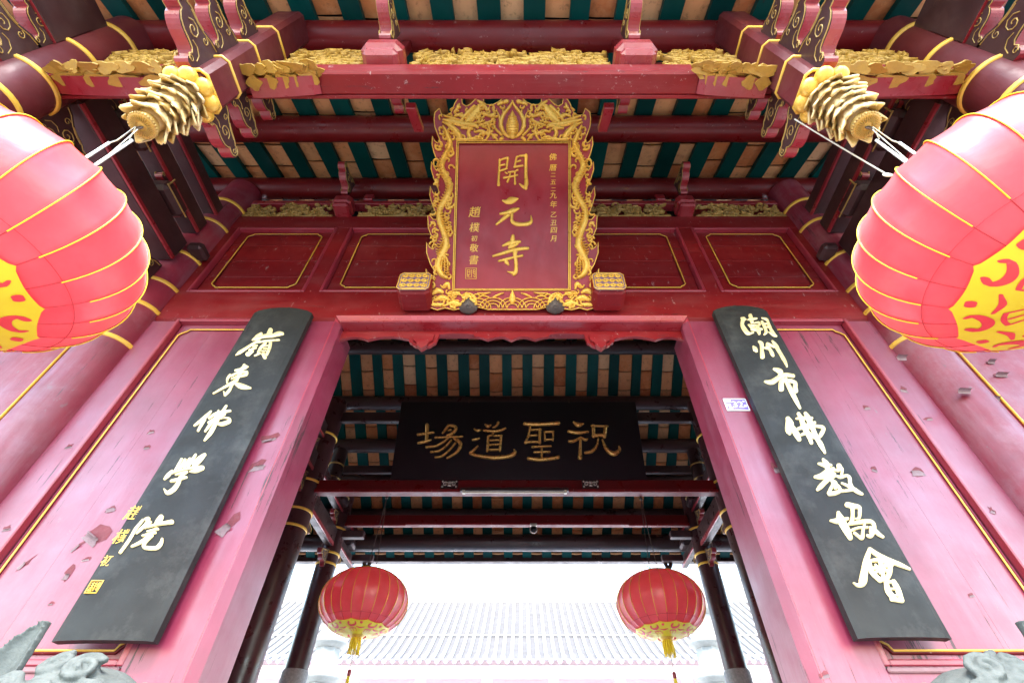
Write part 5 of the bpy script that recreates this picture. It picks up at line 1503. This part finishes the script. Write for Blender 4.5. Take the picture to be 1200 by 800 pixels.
drip = MB(); drip.prism([(-.16, .08), (-.12, -.02), (-.05, -.11), (0, -.14), (.05, -.11), (.12, -.02), (.16, .08), (.08, .05), (0, .03), (-.08, .05)], lambda a, b, h: (a, h, b), -.045, -.01)
dripm = drip.mesh("drip_tile", [FARDARK])
px_ = .345
for k in range(-40, 41):
    o = obj("tile_row", rowm, FARTILE, hall); o.location = (k * px_, 0, 0)
    o = obj("eave_disc", discm, FARDARK, hall); o.location = (k * px_, -.04, EZ - .02)
    o = obj("drip_tile", dripm, FARDARK, hall); o.location = ((k + .5) * px_, -.02, EZ - .02)
mb = MB(); mb.tube([(-15, 2.2, hz(2.2) + .09), (15, 2.2, hz(2.2) + .09)], .03, 6); obj("roof_cable", mb, FARTILE, hall)
mb = MB(); mb.box(-14, 14, 5.7, 6.2, 10.4, 11.75, 0, .05); mb.box(-14.1, 14.1, 5.75, 6.25, 11.75, 11.9, 0, .04)
obj("ridge", mb, WHITEST, hall)
mb = MB(); rr = random.Random(4)
for k in range(46):
    cx = rr.uniform(-11, 11); r0 = rr.uniform(.12, .3)
    mb.ball((cx, 5.76, 11.3 + rr.uniform(-.2, .2)), r0 * 1.6, .05, r0 * .7, 8)
obj("ridge_relief", mb, WHITEST, hall)["kind"] = "stuff"
mb = MB(); mb.box(-14.5, 14.5, .25, .5, 6.2, 6.62, 0, .03); obj("eave_beam", mb, FARPINK, hall)
mb = MB(); mb.box(-14.5, 14.5, 2.0, 2.2, 0, 7.6); obj("wall", mb, FARPINK, hall)
for k in range(-5, 6):
    mb = MB(); mb.lathe([(.2, 0), (.2, 6.2)], (k * 2.6 + 1.3, .4, 0), 16); obj("column", mb, FARPINK, hall)

# ------------------------------------------------------------------ stone pagodas in the courtyard
def pagoda(lab, x, y):
    t = thing("stone_pagoda", lab, "stone pagoda", "stone pagodas", (x, y, 0))
    mb = MB(); mb.box(-.6, .6, -.6, .6, 0, 1.6, 0, .06); obj("base", mb, WHITEST, t)
    z = 1.6
    for k in range(6):
        r = .36 - .018 * k
        mb = MB(); mb.lathe([(r, 0), (r * 1.02, .26), (r * .95, .44)], (0, 0, z), 8, smooth=False); b = obj("storey", mb, WHITEST, t)
        mb = MB(); mb.lathe([(r * .95, .42), (r * 1.38, .50), (r * 1.42, .55), (r * 1.0, .66), (r * .9, .68)], (0, 0, z), 24); obj("eave", mb, WHITEST, b)
        z += .66
    mb = MB(); mb.lathe([(.22, 0), (.26, .08), (.12, .16), (.16, .3), (.08, .42), (.01, .6)], (0, 0, z), 16); obj("finial", mb, WHITEST, t)
pagoda("pale tiered stone pagoda in the courtyard, behind the left lantern and column", -4.25, 10.2)
pagoda("pale tiered stone pagoda in the courtyard, behind the right lantern and column", 4.22, 10.2)
